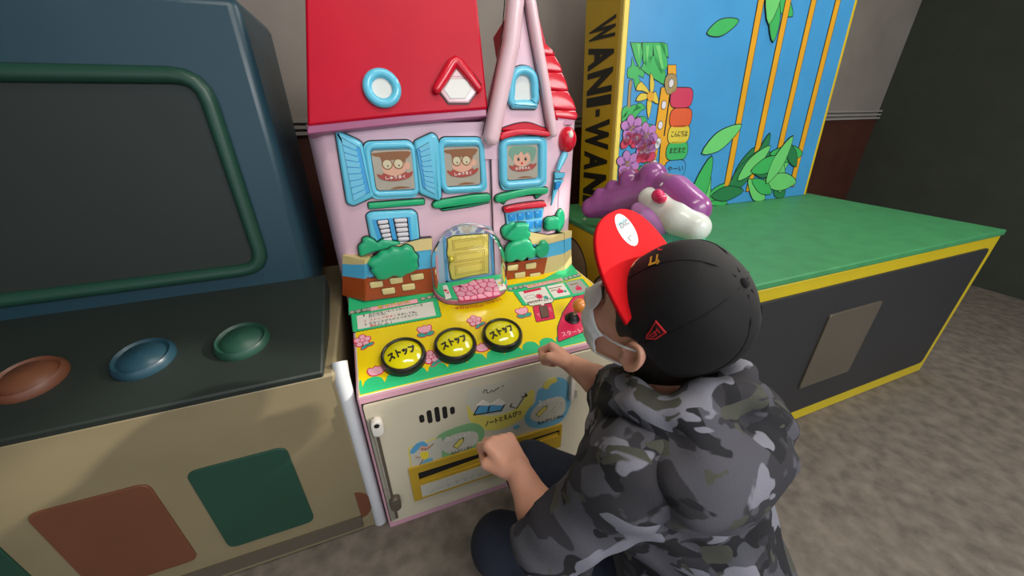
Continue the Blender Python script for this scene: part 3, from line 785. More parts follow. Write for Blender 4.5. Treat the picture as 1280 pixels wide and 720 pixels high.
b.build('eave', rr)

# gable face and its two pink bars
b = MB()
GW = 0.022
gp = [TOWER.at(*q, GW) for q in [(600, 200), (606, 168), (637, 40), (648, -8), (660, -14), (668, -8), (676, 40), (694, 160), (695, 178), (690, 182), (690, 200)]]
b.poly(TOWER, gp, -0.03, 0.0015, pink)
b.build('gable_wall', MC)
for pts, rad in (([(646, -12), (640, 54), (629, 105), (615, 172)], 0.0205), ([(662, -12), (673, 54), (683, 110), (692, 166)], 0.0125)):
    pts = [TOWER.at(*q, 0.02) for q in pts]; P = []
    for k in range(len(pts) - 1):
        for t in range(4): P.append(tuple(np.array(pts[k]) * (1 - t / 4) + np.array(pts[k + 1]) * t / 4))
    P.append(pts[-1])
    b = MB(); n = len(P); rads = [rad] * n
    d = np.array(P[-1]) - np.array(P[-2]); d /= np.linalg.norm(d)
    for a in (0.35, 0.65, 0.9): P.append(tuple(np.array(pts[-1]) + d * rad * a)); rads.append(rad * math.sqrt(1 - a * a))
    b.tube([TOWER.pt(u, v, 0.016) for u, v in P], rads, pinkt, seg=18, flat=TOWER.W)
    L = [np.array(q) for q in P[:n]]; nn = np.array((-d[1], d[0]))
    for s in (-1, 1): b.tube([TOWER.pt(q[0] + s * nn[0] * (rad + .0002), q[1] + s * nn[1] * rad, 0.002) for q in L], 0.0012, black, seg=6)
    b.build('gable_bar', MC, 50)

# round roof window
c = RP(477.6, 110, 0.006); ex = RP(477.6 + 24, 110, .006); ey = RP(477.6, 110 - 25.5, .006)
ra, rb_ = ex[0] - c[0], ey[1] - c[1]
tr = 0.0104
b = MB(); b.rope(ROOF, circle(c, ra - tr, 40, rb_ - tr), 0.004, tr, cyan, seg=14, line=0.0016); wf = b.build('roof_window', MC)
b = MB(); b.poly(ROOF, circle(c, ra - tr * 1.6, 32, rb_ - tr * 1.6), 0.0, 0.004, white); b.build('pane', wf)
# little dormer
O = (430, 40, 4.5)
b = MB(); q = [RP(*p, .008) for p in crop([(538, 330), (590, 397), (702, 397), (752, 330), (700, 255), (634, 185), (580, 260)], *O)]
b.relief(ROOF, q, 0.0, 0.008, pinkt, r=.004); dn = b.build('dormer', MC)
b = MB(); q = [RP(*p, .01) for p in crop([(565, 322), (598, 265), (692, 265), (713, 322), (682, 372), (600, 372)], *O)]
b.poly(ROOF, offset(ccw(q), .0012), 0.008, 0.0086, pgrey); b.poly(ROOF, q, 0.008, 0.0092, white)
q = [RP(*p, .01) for p in crop([(608, 248), (634, 212), (666, 248)], *O)]
b.poly(ROOF, offset(ccw(q), .0012), 0.008, 0.0086, pgrey); b.poly(ROOF, q, 0.008, 0.0092, pinkt); b.build('pane', dn)
b = MB(); P = [RP(*p, .014) for p in crop([(524, 318), (570, 245), (612, 172), (630, 160), (648, 172), (705, 242), (758, 312)], *O)]
b.tube([ROOF.pt(u, v, .010) for u, v in P], [.0105, .0125, .0125, .0125, .0125, .012, .0095], red2, seg=14, flat=ROOF.W)
for u, v in (P[0], P[-1]): b.ball(ROOF.pt(u, v, .010), .0100, red2, seg=14, rings=8)
b.build('dormer_roof', dn)
q = ccw(P + [(P[3][0], P[3][1] - .03)])
b = MB(); b.tube([ROOF.pt(u, v, 0.0005) for u, v in [RP(*p, 0) for p in crop([(505, 325), (548, 230), (590, 160), (628, 130), (668, 160), (730, 235), (775, 300)], *O)]], .0012, black, seg=6); b.build('outline', dn)

# arched gable window
O = (630, 40, 4.5); W0 = .0015
arch = [TOWER.at(*p, .02) for p in crop([(58, 400), (50, 330), (56, 270), (78, 228), (118, 212), (158, 226), (180, 265), (184, 330), (176, 395)], *O)]
arch = smooth(arch + [], 1)
b = MB(); b.tube([TOWER.pt(u, v, W0 + .006) for u, v in smooth(arch, 3)[:-2]], .0105, cyan, seg=14, flat=TOWER.W)
q = [TOWER.at(*p, .02) for p in crop([(46, 392), (48, 432), (196, 434), (198, 400), (150, 380), (90, 380)], *O)]
b.relief(TOWER, rounded(q, .006), W0, .016, cyan, r=.008)
for s in (.0112,):
    o_ = offset(ccw(arch), s); b.tube([TOWER.pt(u, v, W0) for u, v in smooth(o_, 3)[:-3]], .0012, black, seg=6)
gw = b.build('gable_window', MC)
b = MB(); b.poly(TOWER, smooth(arch, 2), W0 - .001, W0 + .003, white); b.build('pane', gw)

# three picture windows
def picture(name, fr, outer, inner, w, rad, hair, kind):
    b = MB(); mid = rounded([((a[0] + c[0]) / 2, (a[1] + c[1]) / 2) for a, c in zip(outer, inner)], .018, 6)
    oq = rounded(outer, .020, 6); iq = rounded(inner, .010, 6)
    b.poly(fr, offset(ccw(oq), .0026), w - .0005, w + .0008, black)
    b.poly(fr, oq, w, w + .010, cyan)
    rd = .5 * float(np.mean([np.linalg.norm(np.array(a) - np.array(c)) for a, c in zip(outer, inner)])) / 1.35
    b.rope(fr, mid, w + .006, rd, cyan, seg=14)
    f = b.build('window_frame', MC, 50)
    # picture sunk in a dark rim
    b = MB(); b.poly(fr, offset(ccw(iq), .0012), w + .010, w + .0126, black); b.poly(fr, iq, w + .010, w + .0130, screen_m)
    sc = b.build('picture', f)
    b = MB(); z = w + .0132
    c = np.mean(inner, 0); sx = (max(p[0] for p in inner) - min(p[0] for p in inner)) / 2; sy = (max(p[1] for p in inner) - min(p[1] for p in inner)) / 2
    P = lambda x, y: (c[0] + x * sx, c[1] + y * sy)
    if kind == 'man':
        b.poly(fr, smooth([P(-.55, .0), P(-.45, .35), P(.5, .35), P(.58, .05), P(.35, -.25), P(0, -.32), P(-.38, -.25)], 4), z - .001, z, pskin)
        b.poly(fr, smooth([P(-.88, .86), P(-.82, .70), P(-.58, .62), P(-.52, .12), P(-.40, .42), P(0, .5), P(.48, .42), P(.56, .25), P(.62, .48), P(.82, .66), P(.78, .88)], 3), z - .001, z + .0003, pbrown)
        b.poly(fr, circle(P(.66, .18), sx * .15, 12, sy * .19), z - .001, z + .0003, pskin)
        for x in (-.30, .24):
            b.poly(fr, circle(P(x, .30), sx * .26, 20, sy * .26), z - .001, z + .0007, pbrown); b.poly(fr, circle(P(x, .30), sx * .21, 20, sy * .21), z - .001, z + .0011, pyel if False else mat('print_cream', 'cfc3a0', .4))
            b.poly(fr, circle(P(x + .02, .22), sx * .035, 8, sy * .05), z - .001, z + .0015, pdark)
        b.poly(fr, [P(-.1, .34), P(.06, .34), P(.06, .30), P(-.1, .30)], z - .001, z + .0009, pbrown)
    else:
        b.poly(fr, circle(P(-.05, .18), sx * .52, 24, sy * .42), z - .001, z, pskin)
        b.poly(fr, smooth([P(-.9, .5), P(-.75, .85), P(-.2, .92), P(.4, .9), P(.85, .75), P(.82, .35), P(.62, .0), P(.5, .45), P(.3, .55), P(.1, .40), P(-.1, .60), P(-.3, .38), P(-.5, .50), P(-.6, .1), P(-.75, .3)], 3), z - .001, z + .0004, mat('print_hair_green', '6f9a83', .4))
        for x in (-.26, .20): b.poly(fr, circle(P(x, .18), sx * .08, 12, sy * .11), z - .001, z + .0007, pdark); b.poly(fr, circle(P(x + .03, .22), sx * .03, 8), z - .001, z + .0011, pwhite)
        b.poly(fr, circle(P(-.04, -.06), sx * .08, 10, sy * .07), z - .001, z + .0007, pred)
    rib = smooth([P(-.85, -.16), P(-.62, -.22), P(-.55, -.12), P(-.2, -.27), P(.2, -.27), P(.56, -.12), P(.64, -.20), P(.9, -.12), P(.72, -.38), P(.3, -.50), P(-.2, -.52), P(-.68, -.40)], 3)
    b.poly(fr, offset(ccw(rib), .0007), z - .001, z + .0011, pbrown); b.poly(fr, rib, z - .001, z + .0014, mat('ribbon_red', 'a8443c', .4))
    b.text(fr, 'しゅうまく' if kind == 'man' else 'みさちゃん', P(-.48, -.44), P(.50, -.42), sy * .17, pwhite, w=z + .0018, bold=.03)
    b.poly(fr, smooth([P(-.3, -.93), P(.1, -.82), P(.7, -.92)], 3), z - .001, z + .0003, pbrown)
    b.build('portrait_print', sc)
    return f
O3w = (430, 160, 6.0); O4w = (560, 150, 6.0)
wo1 = WALL.many(crop([(138, 102), (518, 90), (560, 520), (205, 535)], *O3w), .008); wi1 = WALL.many(crop([(200, 168), (508, 158), (545, 455), (245, 468)], *O3w), .012)
picture('a', WALL, wo1, wi1, 0.0, .01, None, 'man')
wo2 = WALL.many([(548.5, 171.5), (604, 171.5), (609.5, 239), (553, 242)], .008); wi2 = WALL.many([(553.5, 184), (598.5, 183), (600.5, 230.5), (557.5, 233)], .012)
picture('b', WALL, wo2, wi2, 0.0, .01, None, 'man')
wo3 = TOWER.many(crop([(388, 140), (742, 128), (738, 500), (395, 528)], *O4w), .008); wi3 = TOWER.many(crop([(440, 186), (672, 178), (670, 434), (444, 452)], *O4w), .012)
picture('c', TOWER, wo3, wi3, 0.0, .01, None, 'girl')

# shutters with slats
def shutter(fr, q, inner, w, nsl, left):
    q = rounded(q, .008); b = MB(); b.poly(fr, offset(ccw(q), .0026), w - .0005, w + .0008, black); b.puff(fr, q, w, .011, .007, cyan)
    o = b.build('shutter', MC, 50)
    b = MB(); b.poly(fr, inner, w + .010, w + .0118, black); b.poly(fr, offset(ccw(inner), -.001), w + .010, w + .0122, cyand); b.build('recess', o)
    a, c, d, e = [np.array(p) for p in inner]   # top inner-left, top right, bottom right, bottom left
    for k in range(nsl):
        t0, t1 = (k + .08) / nsl, (k + .94) / nsl
        l0, l1 = a + (e - a) * t0, a + (e - a) * t1; r0, r1 = c + (d - c) * t0, c + (d - c) * t1
        if left: r0 = l0 + (r0 - l0) * .80; r1 = l1 + (r1 - l1) * .70
        else: l0 = r0 + (l0 - r0) * .80; l1 = r1 + (l1 - r1) * .70
        s = MB(); s.poly(fr, [tuple(l1), tuple(r1), tuple(r0), tuple(l0)], w + .0122, w + .0142, cyanl); s.build('slat', o, smooth_ang=0)
    return o
sq = WALL.many(crop([(-70, 10), (100, 85), (135, 110), (232, 510), (70, 585), (20, 565)], *O3w), .004)
si = WALL.many(crop([(-20, 70), (122, 148), (195, 480), (75, 548)], *O3w), .012)
shutter(WALL, sq, si, 0.002, 9, True)
sq = WALL.many(crop([(522, 100), (658, 36), (690, 52), (712, 100), (732, 520), (712, 545), (690, 540), (560, 490)], *O3w), .012)
si = WALL.many(crop([(542, 160), (636, 104), (686, 496), (590, 448)], *O3w), .02)
shutter(WALL, sq, si, 0.008, 9, False)

# sills and awnings
def bar(fr, pts, w, h, mt, name, r=None, line=.0026, parent=MC):
    b = MB(); b.relief(fr, pts, w, h, mt, r=r or .0035, line=line); return b.build(name, parent, 50)
bar(WALL, rounded(WALL.many(crop([(180, 562), (600, 530), (605, 572), (186, 606)], *O3w), .004), .004), 0, .010, green, 'sill')
bar(WALL, rounded(WALL.many(crop([(715, 600), (740, 622), (960, 590), (1090, 560), (1085, 540)], *O3w), .004), .004), 0, .008, greend, 'sill')
bar(WALL, rounded(WALL.many(crop([(660, 570), (680, 545), (960, 498), (1085, 490), (1098, 520), (1085, 545), (960, 562), (700, 600), (668, 594)], *O3w), .004), .006), 0.002, .012, green, 'sill')
bar(TOWER, smooth(TOWER.many(crop([(385, 600), (420, 630), (460, 592), (630, 562), (660, 590), (705, 560), (690, 545), (400, 580)], *O4w), .004), 3), 0, .008, greend, 'sill')
bar(TOWER, smooth(TOWER.many(crop([(352, 590), (375, 560), (480, 532), (620, 506), (735, 506), (744, 530), (725, 552), (620, 556), (480, 586), (390, 614), (360, 610)], *O4w), .006), 3), 0.002, .013, green, 'sill')
bar(TOWER, smooth(TOWER.many(crop([(415, 80), (470, 40), (590, 20), (690, 50), (740, 85)], *O4w), .004), 4), 0.002, .010, red, 'awning')
bar(TOWER, smooth(TOWER.many(crop([(380, 130), (388, 108), (420, 86), (560, 62), (720, 80), (754, 104), (748, 120), (720, 122), (560, 108), (430, 134), (392, 148)], *O4w), .008), 4), 0.004, .018, red2, 'awning')

# lower left window with white louvres
O5w = (430, 250, 5.144)
q = rounded(WALL.many(crop([(140, 95), (175, 75), (440, 62), (470, 85), (488, 260), (470, 300), (200, 330), (170, 250)], *O5w), .005), .012)
b = MB(); b.relief(WALL, q, 0, .012, cyan, r=.008)
q = WALL.many(crop([(180, 128), (425, 108), (440, 290), (235, 320)], *O5w), .013); b.poly(WALL, q, .010, .0128, cyand)
lw = b.build('louvre_window', MC, 50)
for cl in ([(206, 132), (286, 122), (320, 290), (262, 300)], [(314, 118), (410, 112), (428, 290), (350, 296)]):
    q = WALL.many(crop(cl, *O5w), .014); b = MB(); b.poly(WALL, rounded(q, .003), .012, .0136, black); b.build('recess', lw)
    a, c, d, e = [np.array(p) for p in q]
    for k in range(6):
        t0, t1 = (k + .10) / 6, (k + .92) / 6; l0, l1 = a + (e - a) * t0, a + (e - a) * t1; r0, r1 = c + (d - c) * t0, c + (d - c) * t1
        ins = (r0 - l0) * .07; s = MB(); s.puff(WALL, rounded([tuple(l1 + ins), tuple(r1 - ins), tuple(r0 - ins), tuple(l0 + ins)], .004), .0130, .005, .003, mat('louvre_white', 'd8d4da', .3)); s.build('slat', lw, 50)

# tower window with blue panes
O6w = (570, 250, 4.857)
q = rounded(TOWER.many(crop([(298, 70), (532, 40), (516, 190), (440, 200), (312, 195)], *O6w), .004), .004)
b = MB(); b.relief(TOWER, q, 0, .007, cyanl, r=.003); tw = b.build('pane_window', MC)
for r_, (ya, yb) in enumerate(((80, 124), (140, 182))):
    for k in range(4):
        x = 340 + k * 53; y0 = ya - k * 7; q = rounded(TOWER.many(crop([(x - 25, y0 + 6), (x + 23, y0 + 0), (x + 20, y0 + 44), (x - 21, y0 + 50)], *O6w), .007), .004)
        b = MB(); b.relief(TOWER, q, .006, .004, blue, r=.0012, line=.0012)
        g = TOWER.many(crop([(x - 12, y0 + 14), (x + 2, y0 + 10), (x - 6, y0 + 26)], *O6w), .01); b.poly(TOWER, g, .009, .0106, cyanl); b.build('pane', tw)
bar(TOWER, smooth(TOWER.many(crop([(293, 62), (300, 42), (400, 22), (520, 8), (540, 18), (536, 40), (420, 52), (310, 76)], *O6w), .01), 4), .002, .016, red2, 'awning')

# side shutter, lantern ball and the bushes at the right corner
def spx(p): return SIDE.many(crop(p, *O4w), .003)
b = MB()
for q, mt in (([(800, 390), (880, 398), (862, 438), (802, 442)], cyan), ([(800, 446), (866, 448), (812, 540), (790, 600), (775, 640), (790, 540)], cyan), ([(795, 470), (835, 462), (820, 510), (792, 520)], blue)):
    b.relief(SIDE, spx(q), .0 if mt != blue else .006, .006, mt, r=.003, line=.0014)
b.build('side_shutter', MC)
b = MB(); P = spx([(808, 378), (830, 320), (862, 250)]); b.tube([SIDE.pt(u, v, .010) for u, v in P], [.005, .009, .010], cyan, seg=12)
st = b.build('side_lantern', MC)
cc = np.array(SIDE.pt(*SIDE.at(560 + 893 / 6, 150 + 148 / 6, .012), .012)); b = MB(); b.ball(cc, (.026, .026, .034), red2, seg=28, rings=16); b.build('red_ball', st)
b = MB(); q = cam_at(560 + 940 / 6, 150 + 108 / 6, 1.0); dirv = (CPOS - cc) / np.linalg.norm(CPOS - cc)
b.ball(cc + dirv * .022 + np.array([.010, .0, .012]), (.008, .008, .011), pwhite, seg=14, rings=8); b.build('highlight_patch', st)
bs = SIDE.at(570 + 632 / 4.857, 250 + 125 / 4.857, .005); b = MB(); b.pillow(SIDE, circle(bs, .024, 24, .036), 0, .010, green2); b.build('bush', MC, 60)
bs = TOWER.at(570 + 590 / 4.857, 250 + 148 / 4.857, .02); b = MB(); b.pillow(TOWER, cloud(bs, .026, .022, 4, .12), .004, .016, green2); b.build('bush', MC, 60)

# garden wall around the foot of the house
FL = DU0  # unused left bound
Of = O5w
def band(fr, p, o, w0, w1, mt, name, w=0.0, bevel=0.0):
    q = fr.many(crop(p, *o), w); b = MB(); b.poly(fr, offset(ccw(q), .0004 if fr is FENCE else .0002), w0, w1 - .0008, black if fr is FENCE else mt); b.poly(fr, q, w0, w1, mt); return b.build(name, MC)
CH = Fr((-0.0745, 0.963, 0), (0.043, -0.034, 0), (0, 0, 1))
fe = WALL.many([(0, 0)])
xl = 133
band(FENCE, [(xl, 505), (170, 505), (330, 470), (560, 440), (575, 592), (300, 628), (xl, 650)], Of, -.02, 0.0, brown, 'garden_wall')
band(FENCE, [(xl, 415), (330, 352), (500, 325), (560, 320), (562, 440), (330, 472), (xl, 506)], Of, -.02, -.002, bluef, 'fence_band')
band(FENCE, [(xl, 385), (160, 375), (330, 292), (500, 250), (566, 245), (566, 318), (500, 325), (330, 352), (xl, 415)], Of, -.02, .001, cream, 'fence_band')
for p, mt in (([(40, 495), (133, 508), (133, 650), (-10, 612), (-10, 488)], brown), ([(-10, 410), (40, 415), (133, 415), (133, 508), (40, 495), (-10, 488)], bluef), ([(-10, 358), (40, 365), (100, 382), (133, 385), (133, 415), (40, 415), (-10, 410)], cream)):
    band(CH, p, Of, -.04, 0.0, mt, 'garden_wall' if mt is brown else 'fence_band')
# bricks
def brick(fr, p, o):
    q = fr.many(crop(p, *o), .003); b = MB(); b.relief(fr, rounded(q, .005), 0, .004, brick_m, r=.0025, line=.0010); b.build('brick', MC)
for x, y in ((208, 546), (336, 520), (470, 497), (286, 588), (414, 562)):
    brick(FENCE, [(x - 46, y - 14), (x + 40, y - 26), (x + 46, y + 12), (x - 36, y + 24)], Of)
band(FENCE, [(310, 385), (555, 350), (527, 482), (300, 522)], O6w, -.02, 0.0, brown, 'garden_wall')
band(FENCE, [(440, 360), (555, 346), (640, 330), (660, 322), (660, 440), (640, 455), (528, 482)], O6w, -.02, -.0015, cream, 'garden_wall')
band(FENCE, [(440, 260), (560, 266), (660, 240), (660, 322), (640, 330), (555, 348), (440, 365)], O6w, -.02, -.001, bluef, 'fence_band')
band(FENCE, [(430, 190), (450, 195), (560, 214), (660, 200), (660, 240), (560, 266), (430, 270)], O6w, -.02, .001, cream, 'fence_band')
fx = FENCE.at(570 + 660 / 4.857, 250 + 330 / 4.857)[0]
FS = Fr((fx, 0.963, 0), (0.055, 0.030, 0), (0, 0, 1))
for p, mt, nm in (([(660, 322), (700, 296), (703, 396), (660, 440)], cream, 'garden_wall'), ([(660, 240), (700, 225), (700, 296), (660, 322)], bluef, 'fence_band'), ([(660, 200), (704, 188), (702, 226), (660, 240)], cream, 'fence_band')):
    band(FS, p, O6w, -.02, 0.0, mt, nm)
for x, y in ((346, 412), (456, 402), (390, 458), (482, 462)):
    brick(FENCE, [(x - 34, y - 12), (x + 34, y - 22), (x + 30, y + 14), (x - 32, y + 20)], O6w)
# bushes in front of it
def bush(fr, p, o, w, h):
    b = MB(); b.pillow(fr, smooth(fr.many(crop(p, *o), w + h * .6), 4), w, h, green2); return b.build('bush', MC, 60)
bush(FENCE, [(95, 340), (92, 300), (115, 275), (120, 250), (150, 240), (190, 255), (215, 275), (245, 255), (300, 262), (365, 275), (330, 300), (250, 320), (170, 340), (110, 362)], Of, -.010, .012)
bush(FENCE, [(150, 415), (165, 385), (205, 365), (235, 335), (280, 325), (310, 305), (360, 310), (400, 292), (440, 310), (455, 340), (480, 365), (475, 400), (480, 435), (450, 462), (400, 482), (370, 500), (320, 490), (270, 512), (220, 515), (195, 490), (172, 460), (176, 440)], Of, 0.001, .018)
bush(FENCE, [(278, 200), (282, 170), (310, 150), (345, 132), (380, 160), (370, 200), (330, 230), (300, 240)], O6w, -.012, .012)
bush(FENCE, [(300, 225), (320, 195), (345, 170), (365, 145), (410, 140), (445, 150), (440, 180), (456, 205), (440, 235), (400, 245), (350, 252), (320, 245)], O6w, -.004, .016)
bush(FENCE, [(480, 300), (505, 278), (520, 250), (550, 250), (566, 285), (555, 330), (520, 352), (490, 340)], O6w, 0.0, .014)
bush(FENCE, [(300, 330), (312, 285), (345, 258), (385, 245), (420, 232), (455, 250), (470, 285), (490, 305), (480, 345), (455, 355), (430, 350), (400, 372), (360, 362), (330, 378), (305, 372)], O6w, 0.003, .018)

# ------------------------------------------------------------------ porch under the clear dome
PA, PB, PCu, PV0 = 0.111, 0.082, 0.2245, 0.302
def dshape(a, bb, n=28, e=2.6):
    out = []
    for k in range(n + 1):
        t = math.pi * k / n; cx, sx = math.cos(t), math.sin(t)
        out.append((PCu + a * math.copysign(abs(cx) ** (2 / e), cx), PV0 - bb * abs(sx) ** (2 / e)))
    return out
b = MB(); q = dshape(PA, PB); b.puff(PANEL, q, 0.0, 0.017, .003, porchpink); b.poly(PANEL, offset(ccw(q), .0016), 0, .001, black); pb = b.build('porch_base', MC)
b = MB(); b.puff(PANEL, dshape(PA - .002, PB - .002), 0.016, 0.008, .004, pgreen); b.build('grass_rim', pb)
b = MB()   # printed brick joints on the side of the base
for zz in (.006, .0115): b.tube([PANEL.pt(u, v, zz) for u, v in dshape(PA + .0003, PB + .0003)], .0006, mortar_m, seg=5)
dq = dshape(PA + .0003, PB + .0003, 40)
for k in range(2, 39, 2): b.tube([PANEL.pt(*dq[k], .001 if k % 4 else .006), PANEL.pt(*dq[k], .006 if k % 4 else .0115)], .0006, mortar_m, seg=5)
b.build('brick_joint', pb)
OD = (530, 265, 5.5); ZP = .024
quad = ccw(PANEL.many(crop([(192, 514), (300, 490), (345, 468), (480, 458), (500, 500), (530, 572), (400, 598), (245, 614)], *OD), ZP))
b = MB(); b.poly(PANEL, quad, .02, .0248, mortar_m); b.build('paving_bed', pb)
def clip(poly, m_, nrm):
    out = []
    for i in range(len(poly)):
        a, c = np.array(poly[i]), np.array(poly[(i + 1) % len(poly)]); da, dc = (a - m_) @ nrm, (c - m_) @ nrm
        if da <= 0: out.append(tuple(a))
        if da * dc < 0: out.append(tuple(a + (c - a) * da / (da - dc)))
    return out
rnd = random.Random(5); seeds = []
u0, u1 = min(q[0] for q in quad), max(q[0] for q in quad); v0, v1 = min(q[1] for q in quad), max(q[1] for q in quad)
for i in range(6):
    for j in range(4): seeds.append(np.array((u0 + (u1 - u0) * (i + .5 + (j % 2) * .4 - .2 + rnd.uniform(-.28, .28)) / 6, v0 + (v1 - v0) * (j + .5 + rnd.uniform(-.25, .25)) / 4)))
for s in seeds:
    p = [tuple(q) for q in quad]
    for t in seeds:
        if t is not s and len(p) > 2: p = clip(p, (s + t) / 2, (t - s) / np.linalg.norm(t - s))
    if len(p) < 3 or abs(area(p)) < 6e-5: continue
    p = rounded(offset(ccw(p), -.0013), .004, 2)
    b = MB(); b.puff(PANEL, p, .0246, .0022, .0012, stone_m, seg=1); b.build('paving_stone', pb)
for p, mk in (([(128, 508), (158, 502), (190, 590), (150, 604)], pred), ([(488, 470), (535, 458), (568, 530), (520, 545)], pyel)):
    q = PANEL.many(crop(p, *OD), ZP); b = MB(); b.poly(PANEL, offset(ccw(q), .001), .022, .0246, pdgreen); b.poly(PANEL, q, .022, .0252, pwhite)
    c = np.mean(q, 0)
    b.poly(PANEL, circle((c[0] - .002, c[1] + .006), .005, 12), .022, .0256, mk); b.poly(PANEL, circle((c[0] + .002, c[1] - .005), .004, 12, .003), .022, .0256, pmag); b.poly(PANEL, circle((c[0] + .004, c[1] + .001), .003, 10), .022, .0256, pdgreen if mk is pyel else ppink)
    b.build('porch_card', pb)
# porch wall and toy door
b = MB()
aw = [(66, 520), (66, 300), (105, 190), (200, 100), (300, 75), (450, 98), (545, 190), (592, 310), (596, 440), (480, 470), (200, 515)]
b.poly(WALL, WALL.many(crop(aw, *OD), .006), -.01, .006, greyblue)
b.poly(WALL, smooth(WALL.many(crop([(120, 185), (200, 112), (300, 88), (440, 108), (520, 180), (440, 145), (300, 140), (190, 160)], *OD), .006), 3), .0, .0068, white)
for x, y, rx in ((165, 150, .012), (215, 115, .009), (232, 140, .007), (375, 125, .010), (408, 108, .008), (470, 150, .010), (430, 135, .006)):
    c = WALL.at(530 + x / 5.5, 265 + y / 5.5, .007); b.poly(WALL, cloud(c, rx, rx * .7, 3, .2, 18, .5), .0, .0074, lilac)
c = WALL.at(530 + 295 / 5.5, 265 + 118 / 5.5, .007); b.poly(WALL, smooth([(c[0], c[1] - .014), (c[0] + .015, c[1] + .002), (c[0] + .009, c[1] + .011), (c[0], c[1] + .006), (c[0] - .009, c[1] + .011), (c[0] - .015, c[1] + .002)], 4), .0, .0078, mat('heart_beige', 'cdbfae', .4))
for p in ([(128, 170), (146, 168), (168, 480), (150, 484)], [(452, 158), (468, 160), (486, 440), (470, 446)], [(150, 474), (470, 430), (476, 452), (155, 500)]):
    b.poly(WALL, WALL.many(crop(p, *OD), .007), .0, .0076, pblue)
for p in ([(485, 190), (500, 192), (505, 420), (492, 425)], [(520, 210), (535, 215), (540, 410), (525, 415)], [(80, 300), (95, 300), (105, 470), (90, 470)], [(490, 410), (580, 400), (585, 430), (490, 440)]):
    b.poly(WALL, WALL.many(crop(p, *OD), .007), .0, .0074, porchpink)
b.build('porch_wall', MC)
b = MB(); dq = WALL.many(crop([(160, 190), (200, 170), (320, 160), (442, 152), (444, 420), (320, 440), (205, 468), (188, 460), (172, 380), (178, 340), (158, 290), (164, 230)], *OD), .01)
b.relief(WALL, dq, .006, .006, doory, r=.003, line=.0022); td = b.build('toy_door', MC)
for p in ([(190, 196), (416, 168), (416, 240), (200, 268)], [(205, 288), (418, 256), (416, 320), (208, 352)], [(212, 368), (416, 336), (416, 404), (216, 440)]):
    q = WALL.many(crop(p, *OD), .013); b = MB(); b.poly(WALL, q, .011, .0126, doorl); b.poly(WALL, offset(ccw(q), -.0018), .011, .0130, doory); b.poly(WALL, offset(ccw(q), -.0048), .011, .0134, doorl); b.poly(WALL, offset(ccw(q), -.0062), .011, .0138, doory); b.build('door_panel', td)
c = WALL.at(530 + 187 / 5.5, 265 + 325 / 5.5, .018); b = MB(); b.ball(WALL.pt(*c, .018), .0095, mat('knob_brass', 'd8c84a', .2, metal=.5), seg=16, rings=10); b.build('door_knob', td)
# clear dome
topz = WALL.pt(*WALL.at(586, 276.5, 0.0))[2]
b = MB(); base = dshape(PA - .004, PB - .004, 40, 2.3); zb = PANEL.pt(PCu, PV0, .024)[2]; H = topz - zb; hs = H - PA * .98
vs = []; fs = []; R = 14
def place(a, hgt):
    sx = a; out = []
    for u, v in base:
        uu = PCu + (u - PCu) * sx; vv = PV0 + (v - PV0) * (sx ** .9 if sx > 0 else 0); P = np.array(PANEL.pt(uu, vv, .024)); P[2] += hgt; out.append(P)
    return out
lev = [(1.0, 0.0), (1.0, hs * .5), (1.0, hs)] + [(math.cos(math.pi / 2 * k / R), hs + PA * .98 * math.sin(math.pi / 2 * k / R)) for k in range(1, R + 1)]
m_ = len(base)
for a, hh in lev: vs += place(a, hh)
for j in range(len(lev) - 1):
    for k in range(m_ - 1): fs.append([j * m_ + k, j * m_ + k + 1, (j + 1) * m_ + k + 1, (j + 1) * m_ + k])
b.add(vs, fs, glass_m); dome = b.build('clear_dome', MC, 80)
b = MB(); rim = [vs[j * m_] for j in range(len(lev))] + [vs[j * m_ + m_ - 1] for j in range(len(lev) - 1, -1, -1)]
b.tube(rim, .0018, mat('dome_rim', '8d8f90', .2, metal=.2), seg=8); b.build('rim', dome)
# ------------------------------------------------------------------ crocodile game cabinet on the right
KM = thing('crocodile_game_cabinet', 'yellow crocodile game cabinet with green deck and tall jungle backboard', 'arcade machine', (1.35, 1.15, 0.0))
kyel = mat('cabinet_yellow', 'c9b01e', 0.35, var=0.04); kyel2 = mat('board_yellow', 'd8b818', 0.35, var=0.03); kedge = mat('board_edge', 'ead25a', 0.35)
kgreen = mat('deck_green', '3f8a55', 0.5, var=0.10, scale=18)
KX0, KX1, KZ = 0.72, 2.05, 0.62
b = MB(); b.box((KX0, 0.55, 0.0), (KX1, 1.47, KZ - .02), kyel); b.build('cabinet', KM, bevel=0.006)
b = MB(); b.box((KX0 - .004, 0.545, KZ - .02), (KX1, 1.47, KZ), kgreen); b.build('deck', KM, bevel=0.004)
KFR = Fr((0, 0.55, 0), (1, 0, 0), (0, 0, 1))
b = MB(); b.poly(KFR, rounded([(KX0 + .05, .06), (KX1 - .05, .06), (KX1 - .05, KZ - .06), (KX0 + .05, KZ - .06)], .02), 0, .006, mat('front_dark', '2a2a2c', .5)); fp_ = b.build('front_panel', KM, bevel=.002)
b = MB(); b.poly(KFR, rounded([(1.2, .18), (1.45, .18), (1.45, .46), (1.2, .46)], .01), .006, .012, steel_d); b.build('coin_door', fp_, bevel=.002)
LEFT = Fr((KX0, 0, 0), (0, -1, 0), (0, 0, 1))
for px, py, qx, qy in ((712, 335, 734, 297), (755, 385, 775, 345)):
    c = LEFT.at(px, py); rx = abs(LEFT.at(qx, py)[0] - c[0]); ry = abs(LEFT.at(px, qy)[1] - c[1]); b = MB(); b.poly(LEFT, circle(c, rx + .007, 32, ry + .007), 0, .0012, black); b.poly(LEFT, circle(c, rx, 32, ry), 0, .0018, mat('circle_grey', '9a8f6a', .45)); b.build('circle_print', KM)
